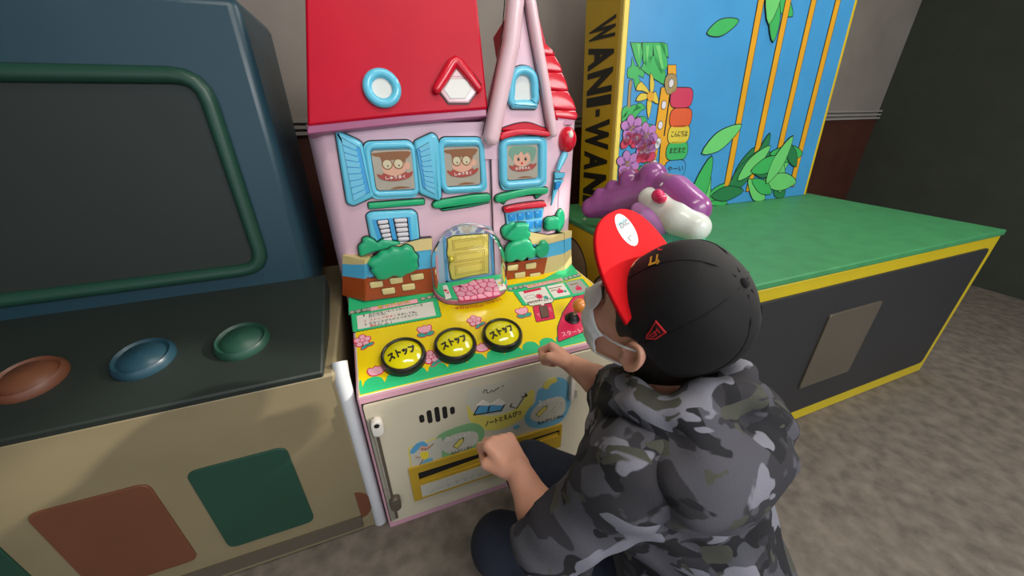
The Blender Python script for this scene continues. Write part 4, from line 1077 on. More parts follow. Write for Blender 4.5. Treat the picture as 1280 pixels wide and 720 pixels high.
b = MB(); c = LEFT.at(712, 262, 0); b.lathe(Fr((KX0 + .04, 1.22, KZ), (1, 0, 0), (0, 1, 0)), (0, 0), [(.007, 0), (.006, .004), (.002, .006)], steel, 14); b.build('screw', KM)
# backboard leaning back a little
lean = math.radians(4.0)
BX0, BX1 = 0.86, 2.00; BY, BD, BH = 1.195, 0.240, 0.98
VV = np.array((0, math.sin(lean), math.cos(lean)))
ART = Fr((BX0, BY, KZ), (1, 0, 0), VV)
SGN = Fr((BX0, BY, KZ), (0, -1, math.tan(lean)), VV)
b = MB()
b.poly(ART, [(0, 0), (BX1 - BX0, 0), (BX1 - BX0, BH), (0, BH)], -BD, 0, kyel2); bb = b.build('backboard', KM, bevel=0.005)
b = MB(); b.poly(SGN, [(-.020, .0), (-.001, .0), (-.001, BH - .004), (-.020, BH - .004)], 0, .0012, kedge); b.poly(ART, [(.001, 0), (.018, 0), (.018, BH - .004), (.001, BH - .004)], 0, .0012, kedge); b.build('edge_strip', bb)
b = MB()
# lettering reads downwards on the side of the board; letter tops face the viewer's edge
inkg = mat('letter_dark', '20241a', .45)
cw = lambda px, py: SGN.at(px, py, .001)
rows = [('W', 30, 55), ('A', 57, 86.5), ('N', 88.5, 111), ('I', 123, 136.5), ('-', 138, 147), ('W', 151, 186), ('A', 188, 204), ('N', 207, 229), ('I', 236, 246)]
ux0, ux1 = -BD + .030, -.040
rows = [('W', .945, .815), ('A', .805, .665), ('N', .655, .545), ('I', .530, .492), ('-', .478, .440), ('W', .430, .300), ('A', .292, .190), ('N', .182, .095), ('I', .082, .050)]
zt = lambda py: SGN.at(745, py, .001)[1]
rows = [('W', zt(30), zt(55)), ('A', zt(57), zt(87)), ('N', zt(89.5), zt(118)), ('I', zt(121), zt(133)), ('-', zt(137), zt(146)), ('W', zt(150), zt(187)), ('A', zt(189), zt(214)), ('N', zt(217), zt(245)), ('I', zt(247), zt(256))]
for ch, z1, z0 in rows:
    H = ux1 - ux0
    if ch == '-': b.poly(SGN, [(ux0 + H * .42, z0), (ux0 + H * .58, z0), (ux0 + H * .58, z1), (ux0 + H * .42, z1)], 0, .0014, inkg); continue
    b.text(SGN, ch, (ux0, z1), (ux0, z0), H, inkg, w=.0010, bold=.05)
b.build('board_lettering', bb)
# jungle picture on the front of the board
OJ = (700, 50, 5.54); OK_ = (700, 170, 5.54)
sky = mat('art_sky', '4394c8', .35); ag = mat('art_green', '3fae5a', .35); ag2 = mat('art_green_light', '6cc86e', .35); ag3 = mat('art_green_dark', '2b7a48', .35)
ay = mat('art_yellow', 'd9bf3e', .35); ap = mat('art_purple', 'b87ab8', .35); ar_ = mat('art_red', 'c83a58', .35); ao = mat('art_orange', 'dfa022', .35); aw = mat('art_white', 'd8d0d4', .35); atr = mat('art_trunk', 'a08a5a', .35)
b = MB(); W_, H_ = BX1 - BX0, BH
b.poly(ART, [(.020, .002), (W_ - .02, .002), (W_ - .02, H_ - .02), (.020, H_ - .02)], 0, .0014, sky)
def art(p, o, mt, z, line=.002, sm=4):
    q = ART.many(crop(p, *o), .002); q = [(max(.021, u), v) for u, v in q]
    q = smooth(q, sm) if sm > 1 else q
    if line: b.poly(ART, offset(ccw(q), line), .001, z, black)
    b.poly(ART, q, .001, z + .0005, mt)
Z = .002
art([(495, 180), (500, 120), (520, 180), (580, 200), (575, 260), (540, 240), (560, 320), (520, 330), (510, 270), (470, 260), (470, 200)], OJ, ag, Z, sm=2)
art([(498, 290), (488, 380), (485, 470), (468, 470), (472, 380), (480, 290)], OJ, atr, Z + .0002)
for p in ([(490, 20), (560, 20), (570, 90), (550, 200), (520, 130)], [(570, 20), (640, 20), (640, 110), (610, 210), (575, 150)], [(640, 20), (720, 20), (745, 180), (700, 240), (655, 150)], [(600, 120), (660, 110), (730, 230), (720, 310), (640, 260), (560, 200)], [(690, 20), (740, 30), (750, 120), (720, 100)]):
    art(p, OJ, ag, Z + .0008, sm=1)
for p in ([(530, 30), (550, 30), (545, 150)], [(590, 40), (615, 40), (600, 170)], [(660, 40), (690, 40), (715, 200), (700, 200)]): art(p, OJ, ag2, Z + .0016, 0, 1)
for p in ([(480, 470), (520, 450), (560, 470), (520, 490), (440, 560), (430, 540)], [(540, 440), (590, 470), (560, 490), (500, 560), (470, 560)], [(520, 560), (560, 530), (600, 560), (600, 720), (560, 700)], [(600, 600), (650, 600), (650, 720), (600, 720)], [(430, 480), (470, 460), (460, 520), (430, 540)]):
    art(p, OJ, ag, Z + .0006)
for p in ([(622, 370), (625, 230), (650, 300), (640, 360)], [(620, 370), (560, 290), (525, 345), (570, 350)], [(615, 385), (560, 370), (525, 420), (580, 415)], [(620, 390), (600, 440), (610, 545), (632, 440)], [(632, 385), (660, 360), (678, 440), (640, 420)]):
    art(p, OJ, ay, Z + .0018, sm=2)
art([(600, 380), (620, 360), (645, 375), (640, 420), (610, 420)], OJ, ao, Z + .0026, .001, 2)
# bamboo post with white bulbs
art([(700, 330), (760, 330), (705, 720), (645, 720)], OJ, ao, Z + .0022, sm=1)
art([(745, 175), (800, 175), (800, 240), (745, 250)], OJ, ao, Z + .0022, sm=1)
art([(720, 300), (745, 240), (800, 250), (800, 350), (740, 375)], OJ, atr, Z + .0030, sm=2)
art([(650, -170 + 170 - 0), (690, 0), (672, 110), (640, 250), (622, 260), (632, 110)], OK_, ao, Z + .0022, sm=1)
art([(700, 0), (860, 0), (830, 420), (680, 300), (690, 120)], OK_, ao, Z + .0018, sm=1)
art([(765, 360), (900, 360), (860, 720), (715, 720)], OJ, ao, Z + .0016, sm=1)
for x, y, o in ((768, 300, OJ), (717, 450, OJ), (693, 590, OJ), (680, 705, OJ), (672, 62, OK_), (653, 190, OK_)):
    c = ART.at(o[0] + x / o[2], o[1] + y / o[2], .004); b.poly(ART, circle(c, .0125, 18, .0155), .001, Z + .0036, black); b.poly(ART, circle(c, .0105, 18, .0135), .001, Z + .0041, aw)
for x, y, o, mt, t in ((800, 400, OJ, ar_, ''), (795, 540, OJ, mat('art_vermilion', 'd85a30', .35), ''), (782, 655, OJ, ay, 'こんにちは'), (770, 105, OK_, mat('art_leaf', '3fb060', .35), 'まだまだ'), (755, 232, OK_, sky, 'やーい')):
    c = ART.at(o[0] + x / o[2], o[1] + y / o[2], .004); c = (c[0] + .020, c[1])
    q = rounded([(c[0] - .044, c[1] - .033), (c[0] + .06, c[1] - .033), (c[0] + .06, c[1] + .033), (c[0] - .044, c[1] + .033)], .03, 6)
    b.poly(ART, offset(ccw(q), .003), .001, Z + .0030, black); b.poly(ART, q, .001, Z + .0035, mt)
    if t: b.text(ART, t, (c[0] - .030, c[1] - .009), (c[0] + .050, c[1] - .009), .022, pdark, w=Z + .0040, bold=.02)
# flowers
def petal(cx, cy, o, s, mt, rot):
    c = ART.at(o[0] + cx / o[2], o[1] + cy / o[2], .004); q = circle(c, s, 14, s * .72, rot)
    b.poly(ART, offset(ccw(q), .0018), .001, Z + .003, black); b.poly(ART, q, .001, Z + .0035, mt)
for x, y, o in ((500, 610, OJ), (470, 190, OK_), (600, 660, OJ), (590, 70, OK_)):
    for k in range(6): a = math.pi * k / 3 + .3; petal(x + 44 * math.cos(a), y + 46 * math.sin(a), o, .023, ap, -a)
    for k in range(3): petal(x - 36 + 36 * k, y + 74, o, .024, ar_, 1.2 - k * .4)
    for k in range(5): petal(x - 12 + 12 * (k % 3), y - 10 + 22 * (k // 3), o, .006, ay, 0)
for x, y in ((450, 50), (520, 45), (560, 130), (600, 130)): petal(x, y, OK_, .022, ar_, .8); petal(x + 8, y - 28, OK_, .014, aw, .3)
for p in ([(530, 230), (570, 205), (610, 240), (600, 300), (540, 290)], [(440, 270), (500, 300), (520, 360), (400, 360), (390, 320)], [(580, 170), (620, 160), (640, 230), (600, 220)]): art(p, OK_, ag3, Z + .0008)
# the rest of the picture, to the right of the bamboo
rj = random.Random(11)
for k in range(26):
    c = (rj.uniform(.42, W_ - .09), rj.choice((rj.uniform(.03, .30), rj.uniform(.05, .22), rj.uniform(.62, .90)))); a = rj.uniform(0, 3.1); L_ = rj.uniform(.07, .13)
    tip = lambda f, g: (min(W_ - .022, max(.03, c[0] + L_ * f * math.cos(a) - L_ * g * math.sin(a))), min(H_ - .022, max(.004, c[1] + L_ * f * math.sin(a) + L_ * g * math.cos(a))))
    q = smooth([tip(-1, 0), tip(-.3, .32), tip(.4, .26), tip(1, 0), tip(.4, -.26), tip(-.3, -.32)], 3)
    zz = Z + .0002 * k; b.poly(ART, offset(ccw(q), .003), .001, zz, black); b.poly(ART, q, .001, zz + .0001, (ag, ag2, ag3)[k % 3])
for k in range(4):
    u = .58 + .14 * k
    q = [(u, .05), (u + .03, .05), (u + .028, .85), (u + .002, .85)]; b.poly(ART, offset(q, .003), .001, Z + .001, black); b.poly(ART, q, .001, Z + .0015, ao)
b.build('jungle_picture', bb)

# ------------------------------------------------------------------ crocodile figure on the deck
def kp(px, py, d): return cam_at(px, py, d)
KS = 1.05   # the crocodile lies this much further back and is that much larger
def kp2(px, py, d): return cam_at(px, py, d * KS)
croc_p = mat('crocodile_purple', '8f4a88', 0.28, coat=0.4, var=0.05); croc_l = mat('crocodile_lilac', 'c98ac8', 0.3, coat=0.3)
croc_w = mat('crocodile_cream', 'dfe3d8', 0.3, coat=0.3); croc_r = mat('crocodile_red', 'cf1f52', 0.25, coat=0.5); croc_t = mat('collar_teal', '67c8a8', 0.35)
D0 = 1.18
kc = kp2(800, 265, D0)
KR = thing('crocodile_figure', 'glossy purple crocodile figure with red nose lying on the green deck', 'crocodile', (float(kc[0]), float(kc[1]), KZ))
F_ = Field((0.60, 0.70, 0.55), (1.40, 1.50, 1.02), 0.005)
def K(px, py, d, r, a=None): return kp2(px, py, d), r
spine = [(740, 260, 1.26, .036), (756, 255, 1.24, .044), (774, 252, 1.21, .050), (792, 247, 1.18, .054), (812, 242, 1.14, .054), (828, 246, 1.10, .050)]
F_.chain([kp2(x, y, d) for x, y, d, r in spine], [r * KS for *_, r in spine], .02)
for x, y, d, r in ((750, 243, 1.23, .022), (766, 235, 1.21, .026), (786, 225, 1.17, .034), (815, 222, 1.12, .046), (829, 232, 1.09, .036)): F_.ell(kp2(x, y, d), (r * KS, r * KS, r * KS), k=.008)
F_.chain([kp2(842, 242, 1.06), kp2(866, 262, 1.0)], [.056, .05], .02)
F_.cut((0, 0, KZ + .003), (0, 0, -1)); body = F_.build('body', KR, croc_p, 2)
F_ = Field((0.62, 0.65, 0.50), (1.45, 1.50, 1.05), 0.005)
F_.chain([kp2(812, 248, 1.09), kp2(826, 258, 1.05), kp2(848, 274, 1.0), kp2(870, 284, .97)], [.035, .040, .044, .040], .015)
F_.cut((0, 0, KZ + .003), (0, 0, -1)); F_.build('jaw', KR, croc_w, 2)
F_ = Field((0.62, 0.65, 0.50), (1.45, 1.50, 1.05), 0.005)
F_.chain([kp2(798, 262, 1.10), kp2(812, 272, 1.06), kp2(826, 282, 1.03)], [.024, .033, .029], .015); F_.cut((0, 0, KZ + .003), (0, 0, -1)); F_.build('arm', KR, croc_l, 2)
b = MB(); nx = np.array(kp2(824, 247, 1.0)); b.ball(nx, (.022, .022, .016), croc_r, axes=[CR * .86 - CU * .5, CFW, CU * .86 + CR * .5], seg=24, rings=14); b.ball(nx + CR * -.004 + CU * .006, .018, croc_r, seg=20, rings=12); b.build('nose', KR)
b = MB(); b.ball(kp2(830, 233, 1.045), .014, croc_w, seg=18, rings=10); b.ball(kp2(833, 234, 1.035), .0085, pdark, seg=18, rings=10); b.build('eye', KR)
# frilled teal collar under the jaw
def v3k(P): return np.array((P[0], P[1], KZ + .004))
b = MB(); P0 = np.array(kp2(812, 285, 1.06)); P1 = np.array(kp2(880, 300, .96)); n = 20
for i in range(n):
    t0 = i / n; A = P0 + (P1 - P0) * t0; w_ = np.linalg.norm(P1 - P0) / n
    b.tube([A + np.array((0, 0, .022)), A + np.array((0, -.010, -.005)), v3k(A + np.array((0, -.014, 0)))], [w_ * .42, w_ * .62, w_ * .62], croc_t, seg=10)
b.build('frilled_collar', KR)

# ------------------------------------------------------------------ cream cabinet on the left
NM = thing('cream_cabinet', 'cream cabinet with white rounded corner left of the pink machine', 'cabinet', (-0.55, 0.95, 0.0))
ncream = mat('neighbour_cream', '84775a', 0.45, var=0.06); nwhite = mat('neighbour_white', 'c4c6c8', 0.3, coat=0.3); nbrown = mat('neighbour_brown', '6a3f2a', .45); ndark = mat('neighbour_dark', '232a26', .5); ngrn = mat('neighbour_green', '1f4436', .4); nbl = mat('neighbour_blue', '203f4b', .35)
NX0, NX1, NY = -1.02, -0.130, 0.70
NF = Fr((0, NY, 0), (1, 0, 0), (0, 0, 1))
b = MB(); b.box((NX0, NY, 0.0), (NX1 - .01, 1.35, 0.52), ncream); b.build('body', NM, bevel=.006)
b = MB(); b.tube([(NX1 - .000, NY + .010, 0.0), (NX1 - .000, NY + .010, .50), (NX1 - .000, NY + .03, .525)], .016, nwhite, seg=20); b.build('corner_post', NM)
b = MB()
c = NF.at(447, 632); q = [(c[0] + .034 * math.sin(a), c[1] + .050 * math.cos(a)) for a in np.linspace(0.05, math.pi - .05, 14)]; b.poly(NF, q, 0, .0015, nbrown); b.build('half_disc_print', NM)
for k in range(3):
    b = MB(); u = -.36 - .24 * k; b.poly(NF, rounded([(u - .09, .10), (u + .09, .10), (u + .09, .36), (u - .09, .36)], .02), 0, .004, nbrown if k % 2 else ngrn); b.build('front_panel', NM, bevel=.001)
b = MB(); b.poly(NF, [(NX0, .02), (NX1 - .04, .02), (NX1 - .04, .06), (NX0, .06)], 0, .006, steel_d); b.build('kick_plate', NM)
ND = Fr((0, NY, .52), (1, 0, 0), (0, math.cos(.25), math.sin(.25)))
b = MB(); b.poly(ND, [(NX0, 0), (NX1 - .03, 0), (NX1 - .03, .34), (NX0, .34)], -.04, .012, ndark); b.build('sloping_deck', NM, bevel=.004)
for k in range(4):
    b = MB(); b.lathe(ND, (-.32 - .17 * k, .13), [(.052, .010), (.052, .02), (.046, .028), (.040, .022), (.030, .032), (0, .036)], (ngrn, nbl, nbrown, ngrn)[k], 28); b.build('round_button', NM)
b = MB(); b.box((NX0, 1.02, .55), (NX1 - .06, 1.35, 1.22), nbl); b.build('upright_back', NM, bevel=.02)
NB = Fr((0, 1.02, 0), (1, 0, 0), (0, 0, 1))
b = MB(); q = rounded([(NX0 + .08, .66), (NX1 - .16, .66), (NX1 - .16, 1.08), (NX0 + .08, 1.08)], .05); b.rope(NB, q, .004, .016, ngrn, seg=10); b.poly(NB, q, 0, .004, ndark); b.build('screen', NM)
# ------------------------------------------------------------------ the child
def v3(*a): return np.array(a, float)
def basis(yaw, pit, rol):
    yaw, pit, rol = [math.radians(a) for a in (yaw, pit, rol)]
    Fv = v3(math.sin(yaw) * math.cos(pit), math.cos(yaw) * math.cos(pit), math.sin(pit)); L = v3(-math.cos(yaw), math.sin(yaw), 0)
    U = np.cross(Fv, L); U = U if U[2] > 0 else -U
    c, s = math.cos(rol), math.sin(rol)
    return Fv, L * c + U * s, U * c - L * s
skin = mat('skin', 'dba085', 0.5, var=0.06, scale=30, bump=0.04, sss=0.12)
hair_m = mat('hair_dark', '1d1512', 0.5, var=0.3, scale=120, bump=0.6)
cap_b = mat('cap_black', '0d0b0c', 0.85, var=0.2, scale=60, bump=0.1); cap_r = mat('brim_red', 'cc0e16', 0.85, var=0.04, scale=80, bump=0.08, **{'Specular IOR Level': 0.2})
mask_m = mat('mask_white', 'ebe9e4', 0.8, var=0.03, scale=50, bump=0.05)
navy = mat('trousers_navy', '1b2030', 0.85, var=0.15, scale=40, bump=0.2); shoe_m = mat('shoe_dark', '26282c', 0.6); sole_m = mat('sole_grey', '8c8a86', 0.7)

H = v3(.384, .390, .700); HF, HL, HU = basis(-34, 22, -12)
def hp_(f, l, u): return H + HF * f + HL * l + HU * u
TF, TL, TU = basis(-20, 0, 0)
NB_ = v3(.405, .318, .590)
shL = NB_ + TL * .118 + v3(0, 0, -.055); shR = NB_ - TL * .118 + v3(0, .02, -.05)
elL, wrL, haL = kp(690, 676, .60), kp(647, 586, .68), kp(620, 546, .725)
elR, wrR, haR = kp(772, 492, .72), kp(716, 456, .82), kp(697, 437, .86)
pel = v3(.455, .235, .23)
hipL, hipR = pel + v3(-.07, .01, -.03), pel + v3(.07, .03, -.03)
knL, knR = kp(626, 680, .80), kp(664, 586, .88)
anL, anR = v3(knL[0] + .10, knL[1] - .10, .07), v3(knR[0] + .06, knR[1] - .10, .07)

KID = thing('person', 'child in red brimmed black cap, white mask and dark camouflage hoodie squatting at the panel', 'person', (.44, .30, 0.0))
sk = Field((.02, .05, 0.0), (.70, .80, .90), 0.003)
# head
A_ = np.array([HF, HL, HU])
sk.ell(hp_(-.008, 0, .045), (.096, .076, .085), A_, .012)
sk.ell(hp_(.035, 0, -.02), (.060, .062, .075), A_, .02)
sk.ell(hp_(.055, 0, -.070), (.030, .034, .026), A_, .025)
sk.cap(hp_(.035, .040, -.055), hp_(.0, .056, -.025), .022, .020, .02); sk.cap(hp_(.035, -.040, -.055), hp_(.0, -.056, -.025), .022, .020, .02)
for s in (1, -1):
    sk.ell(hp_(.070, s * .030, -.025), (.022, .024, .020), A_, .02)
    sk.ell(hp_(.090, s * .029, .010), (.012, .016, .010), A_, .012, 'sub')
    sk.ell(hp_(-.004, s * .079, .004), (.019, .008, .029), np.array([HF * .9 - HL * s * .43, HL * s * .9 + HF * .43, HU]), .006)
    sk.ell(hp_(.003, s * .0885, .004), (.0125, .0150, .0185), np.array([HF * .9 - HL * s * .43, HL * s * .9 + HF * .43, HU]), .0015, 'sub')
    EF = HF * .9 - HL * s * .43; EN = HL * s * .9 + HF * .43
    EC = hp_(-.004, s * .079, .004) + EN * .0065; hx_ = [EC + EF * (.0165 * math.sin(t)) + HU * (.0265 * math.cos(t)) for t in np.linspace(-3.0, .9, 14)]
    sk.chain(hx_, [.0030] + [.0044] * 12 + [.003], .002)
    sk.ell(hp_(.002, s * .078, -.021), (.008, .006, .008), A_, .005); sk.ell(hp_(.014, s * .079, .002), (.005, .004, .006), A_, .003)
sk.cap(hp_(.092, 0, .010), hp_(.104, 0, -.018), .006, .010, .012)
sk.cap(hp_(.094, .012, -.052), hp_(.094, -.012, -.052), .005, .005, .006); sk.cap(hp_(.100, .014, -.047), hp_(.100, -.014, -.047), .0025, .0025, .003, 'sub')
# neck, trunk
sk.cap(hp_(-.02, 0, -.03), NB_ + v3(0, .005, -.03), .044, .046, .02)
sk.cap(NB_ + v3(0, 0, -.06), pel, .080, .085, .03); sk.cap(shL, shR, .042, .042, .03)
# arms
def hand(wr, ha, N, S, s=0.88, curl=1.0):
    Ax = ha - wr; Ax /= np.linalg.norm(Ax); N = N - Ax * (N @ Ax); N /= np.linalg.norm(N); S = S - Ax * (S @ Ax) - N * (S @ N); S /= np.linalg.norm(S)
    p = lambda a, n, t: wr + (Ax * a + N * n + S * t) * s
    lens = (.034, .038, .035, .028)
    for i in range(4):
        t = .027 - .018 * i; k = p(.070 - .003 * abs(i - 1), .002 - .002 * i, t)
        sk.cap(p(.006, 0, t * .55), k, .0135 * s, .0118 * s, .008)
        a1 = k + (Ax * .55 - N * .83) * lens[i] * s; a2 = a1 + (-Ax * .72 - N * .62 - S * .05) * lens[i] * .72 * s; a3 = a2 + (-Ax * .85 + N * .45) * lens[i] * .50 * s
        r = (.0098, .0102, .0096, .0085)[i] * s
        sk.cap(k, a1, r * 1.12, r, .0025); sk.cap(a1, a2, r, r * .93, .0025); sk.cap(a2, a3, r * .93, r * .85, .0025)
    b0 = p(.014, -.008, .022); b1 = p(.046, -.020, .040); b2 = p(.066, -.036, .030); b3 = p(.070, -.046, .010)
    sk.cap(b0, b1, .0145 * s, .0115 * s, .010); sk.cap(b1, b2, .0110 * s, .0098 * s, .003); sk.cap(b2, b3, .0098 * s, .0085 * s, .003)
    sk.ell(p(.036, -.014, .004), (.028 * s, .012 * s, .024 * s), np.array([Ax, N, S]), .008)
sk.cap(shL, elL, .040, .034, .02); sk.chain([elL, elL * .6 + wrL * .4, wrL], [.035, .034, .0235], .014)
sk.cap(shR, elR, .040, .033, .02); sk.chain([elR, elR * .6 + wrR * .4, wrR], [.033, .031, .0225], .014)
toc = lambda P: (CPOS - P) / np.linalg.norm(CPOS - P)
hand(wrL, haL, toc(haL) * .75 + CR * .45 + v3(.0, 0, .25), CU * .7 - CR * .2 + toc(haL) * .5, .96)
hand(wrR, haR, -CR * .10 + CU * .8 + v3(.55, .1, .2), -CR * .75 + toc(haR) * .6 + CU * .3)
# legs
for hip, kn, an in ((hipL, knL, anL), (hipR, knR, anR)): sk.cap(hip, kn, .060, .045, .02); sk.cap(kn, an, .042, .030, .02)
body = sk.build('body', KID, skin, 2); SKF = sk

# face details
for s in (1, -1):
    b = MB(); c = hp_(.067, s * .029, .010); b.ball(c, .0100, mat('eye_white', 'e4e0da', .2), seg=16, rings=10); d = HF * .98 + HL * s * .12; d /= np.linalg.norm(d)
    b.ball(c + d * .0052, .0058, mat('iris_brown', '2a1810', .2), seg=14, rings=8); b.build('eye', KID)
    b = MB(); b.tube([hp_(.092, s * .014, .030), hp_(.092, s * .030, .036), hp_(.080, s * .046, .030)], [.002, .0028, .0012], hair_m, seg=6); b.build('eyebrow', KID)

# hair below the cap
hf = Field(H - .16, H + .16, 0.003)
hf.ell(hp_(-.012, 0, .043), (.100, .0805, .090), A_, .01)
hf.ell(hp_(-.045, 0, -.015), (.056, .062, .056), A_, .02); hf.ell(hp_(-.052, 0, -.060), (.048, .060, .050), A_, .02)
hf.cap(hp_(.030, .066, .028), hp_(.022, .068, .005), .012, .006, .01); hf.cap(hp_(.030, -.066, .028), hp_(.022, -.068, .005), .012, .006, .01)
for s in (1, -1): hf.ell(hp_(.012, s * .088, -.006), (.034, .026, .036), A_, .006, 'sub'); hf.ell(hp_(.075, s * .04, -.02), (.045, .06, .065), A_, .006, 'sub')
hair = hf.build('hair', KID, hair_m, 2)
rnd = random.Random(3); b = MB()
for i in range(150):
    s = rnd.choice((1, 1, -1)); a = rnd.uniform(0.0, 2.0)
    if False:
        P0 = hp_(rnd.uniform(.012, .052), s * rnd.uniform(.064, .071), rnd.uniform(.015, .045)); d = -HU * .8 + HF * rnd.uniform(-.3, .7) + HL * s * .1; L_ = rnd.uniform(.010, .020)
    else:
        th = rnd.uniform(2.15, math.pi); P0 = hp_(-.03 + .062 * math.cos(th), s * .062 * math.sin(th), rnd.uniform(-.085, -.03)); d = -HU * .9 + (HF * math.cos(th) + HL * s * math.sin(th)) * .25; L_ = rnd.uniform(.018, .034)
    d /= np.linalg.norm(d); b.tube([P0, P0 + d * L_ * .55, P0 + d * L_ + HF * rnd.uniform(-.006, .006)], [.0028, .002, .0003], hair_m, seg=5)
b.build('hair_strands', hair)['kind'] = 'stuff'

# cap: crown, brim, sticker, lettering, flag emblem
CB = v3(.390, .362, .732); KF, KL, KU = basis(-34, 49, -12.5)
CA, CB_, CH_ = .082, .098, .118
def crown(phi, t):
    k = max(0.0, 1 - t ** 2.9) ** (1 / 2.3); lean = .012 * t
    return CB + KF * (CB_ * k * math.cos(phi) + lean) + KL * (CA * k * math.sin(phi)) + KU * (CH_ * t)
b = MB(); N_, M_ = 48, 14; vs = []; fs = []
ts = [-.12, 0] + [math.sin(math.pi / 2 * j / M_) for j in range(1, M_ + 1)]
ts = [-.10] + [j / M_ for j in range(M_ - 1)] + [.95, .985, 1.0]
for t in ts: vs += [crown(2 * math.pi * k / N_, t if t > 0 else 0) - (KU * .010 if t < 0 else 0) for k in range(N_)]
for j in range(len(ts) - 1):
    for k in range(N_): l = (k + 1) % N_; fs.append([j * N_ + k, j * N_ + l, (j + 1) * N_ + l, (j + 1) * N_ + k])
b.add(vs, fs, cap_b); cap = b.build('cap_crown', KID, 60)
b = MB(); b.ball(crown(0, 1.0) - KU * .001, .007, cap_b, seg=14, rings=8); b.build('cap_button', cap)
for k in range(6):
    b = MB(); a = math.pi / 6 + math.pi / 3 * k; b.tube([crown(a, .02 + .975 * i / 14) for i in range(15)], .0012, cap_b, seg=6); b.build('panel_seam', cap)
BF, BL, BU = basis(-34, 52, -12.5)
BRIM = Fr(CB - KU * .004, -BL, BF)
pj = lambda px, py: BRIM.at(px, py, .004)
outl = []
for k in range(33):
    a = math.pi * k / 32; sx, cx = math.sin(a), math.cos(a)
    outl.append((math.copysign(abs(cx) ** .82, cx) * .090, .035 + .145 * abs(sx) ** .78))
inn = [(CA * 1.0 * math.sin(t), CB_ * .93 * math.cos(t)) for t in np.linspace(-1.15, 1.15, 15)]
q = outl + inn
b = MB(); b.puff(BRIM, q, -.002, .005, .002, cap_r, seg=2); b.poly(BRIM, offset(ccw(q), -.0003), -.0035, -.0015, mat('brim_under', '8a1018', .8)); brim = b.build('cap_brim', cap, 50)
# oval sticker
s0, s1 = pj(771, 268), pj(796, 306); c = ((s0[0] + s1[0]) / 2, (s0[1] + s1[1]) / 2); dx, dy = s1[0] - s0[0], s1[1] - s0[1]; Ls = math.hypot(dx, dy) / 2; ro = math.atan2(dy, dx)
b = MB(); q = circle(c, Ls, 30, .0185, ro); b.poly(BRIM, q, .0025, .0036, silver)
cs, sn = math.cos(ro), math.sin(ro); sp = lambda x, y: (c[0] + x * cs - y * sn, c[1] + x * sn + y * cs)
b.poly(BRIM, offset(ccw(q), -.0018), .0030, .0039, mat('sticker_pale', '87929a', .4, var=.3, scale=70))
bl_ = mat('sticker_ink', '26323c', .4)
b.text(BRIM, 'EXC', sp(-.006, -.010), sp(-.004, .014), .009, bl_, w=.0041, bold=.05)
b.poly(BRIM, [sp(.010, -.009), sp(.018, -.007), sp(.018, -.005), sp(.012, -.006), sp(.012, .002), sp(.010, .002)], .003, .0043, bl_)
b.poly(BRIM, [sp(-.016, -.012), sp(-.012, -.013), sp(-.012, .013), sp(-.016, .012)], .003, .0041, pcabblue)
b.build('oval_sticker', brim)
def crown_frame(phi, t, roll=0.0):
    P = crown(phi, t); e1 = crown(phi + .02, t) - P; e2 = crown(phi, t + .02) - P; n = np.cross(e1, e2); n /= np.linalg.norm(n)
    if n @ (P - CB) < 0: n = -n
    V = e2 / np.linalg.norm(e2); Uv = np.cross(V, n); Uv /= np.linalg.norm(Uv)
    U2 = Uv * math.cos(roll) + V * math.sin(roll); V2 = V * math.cos(roll) - Uv * math.sin(roll)
    return Fr(P, U2, V2)
gold = mat('thread_gold', 'd0a52c', .6); thr = mat('thread_red', 'c8232a', .6)
def raycrown(px, py):
    best = None
    for a in np.linspace(-1.2, 2.6, 153):
        for t in np.linspace(0, .97, 60):
            P = crown(a, t); d = P - CPOS; z = d @ CFW; x = 640 + FPX * (d @ CR) / z; y = 360 - FPX * (d @ CU) / z; e = (x - px) ** 2 + (y - py) ** 2
            n = P - CB
            if e < 30 and (best is None or e + 400 * z < best[0]): best = (e + 400 * z, a, t)
    return (best[1], best[2]) if best else (.7, .6)
for px, py, ch, mt, hgt in ((819, 327, 'ゴ', gold, .017), (826, 312, 'ノ', thr, .012)):
    fr = crown_frame(*raycrown(px, py)); b = MB(); b.text(fr, ch, (-hgt * .55, -hgt / 2), (hgt * .55, -hgt / 2), hgt, mt, w=.0022, bold=.05, depth=.001); b.build('cap_lettering', cap)
fr = crown_frame(*raycrown(817, 413)); b = MB()
fl = [(-.011, .013), (.009, .016), (.012, -.004), (.006, -.017), (.001, -.012), (-.002, -.004)]
b.poly(fr, fl, .0, .0022, thr); b.poly(fr, offset(ccw(fl), -.0022), .0, .0026, cap_b)
for p in ([(-.003, .009), (.006, .010), (.006, .0075), (-.001, .007)], [(.000, .003), (.006, .0035), (.007, .001), (.001, .0005)], [(.000, .008), (.002, .008), (.005, -.011), (.0035, -.010)], [(.005, .004), (.0068, .004), (.0075, -.007), (.006, -.008)]): b.poly(fr, p, .0, .0030, thr)
b.build('flag_emblem', cap)

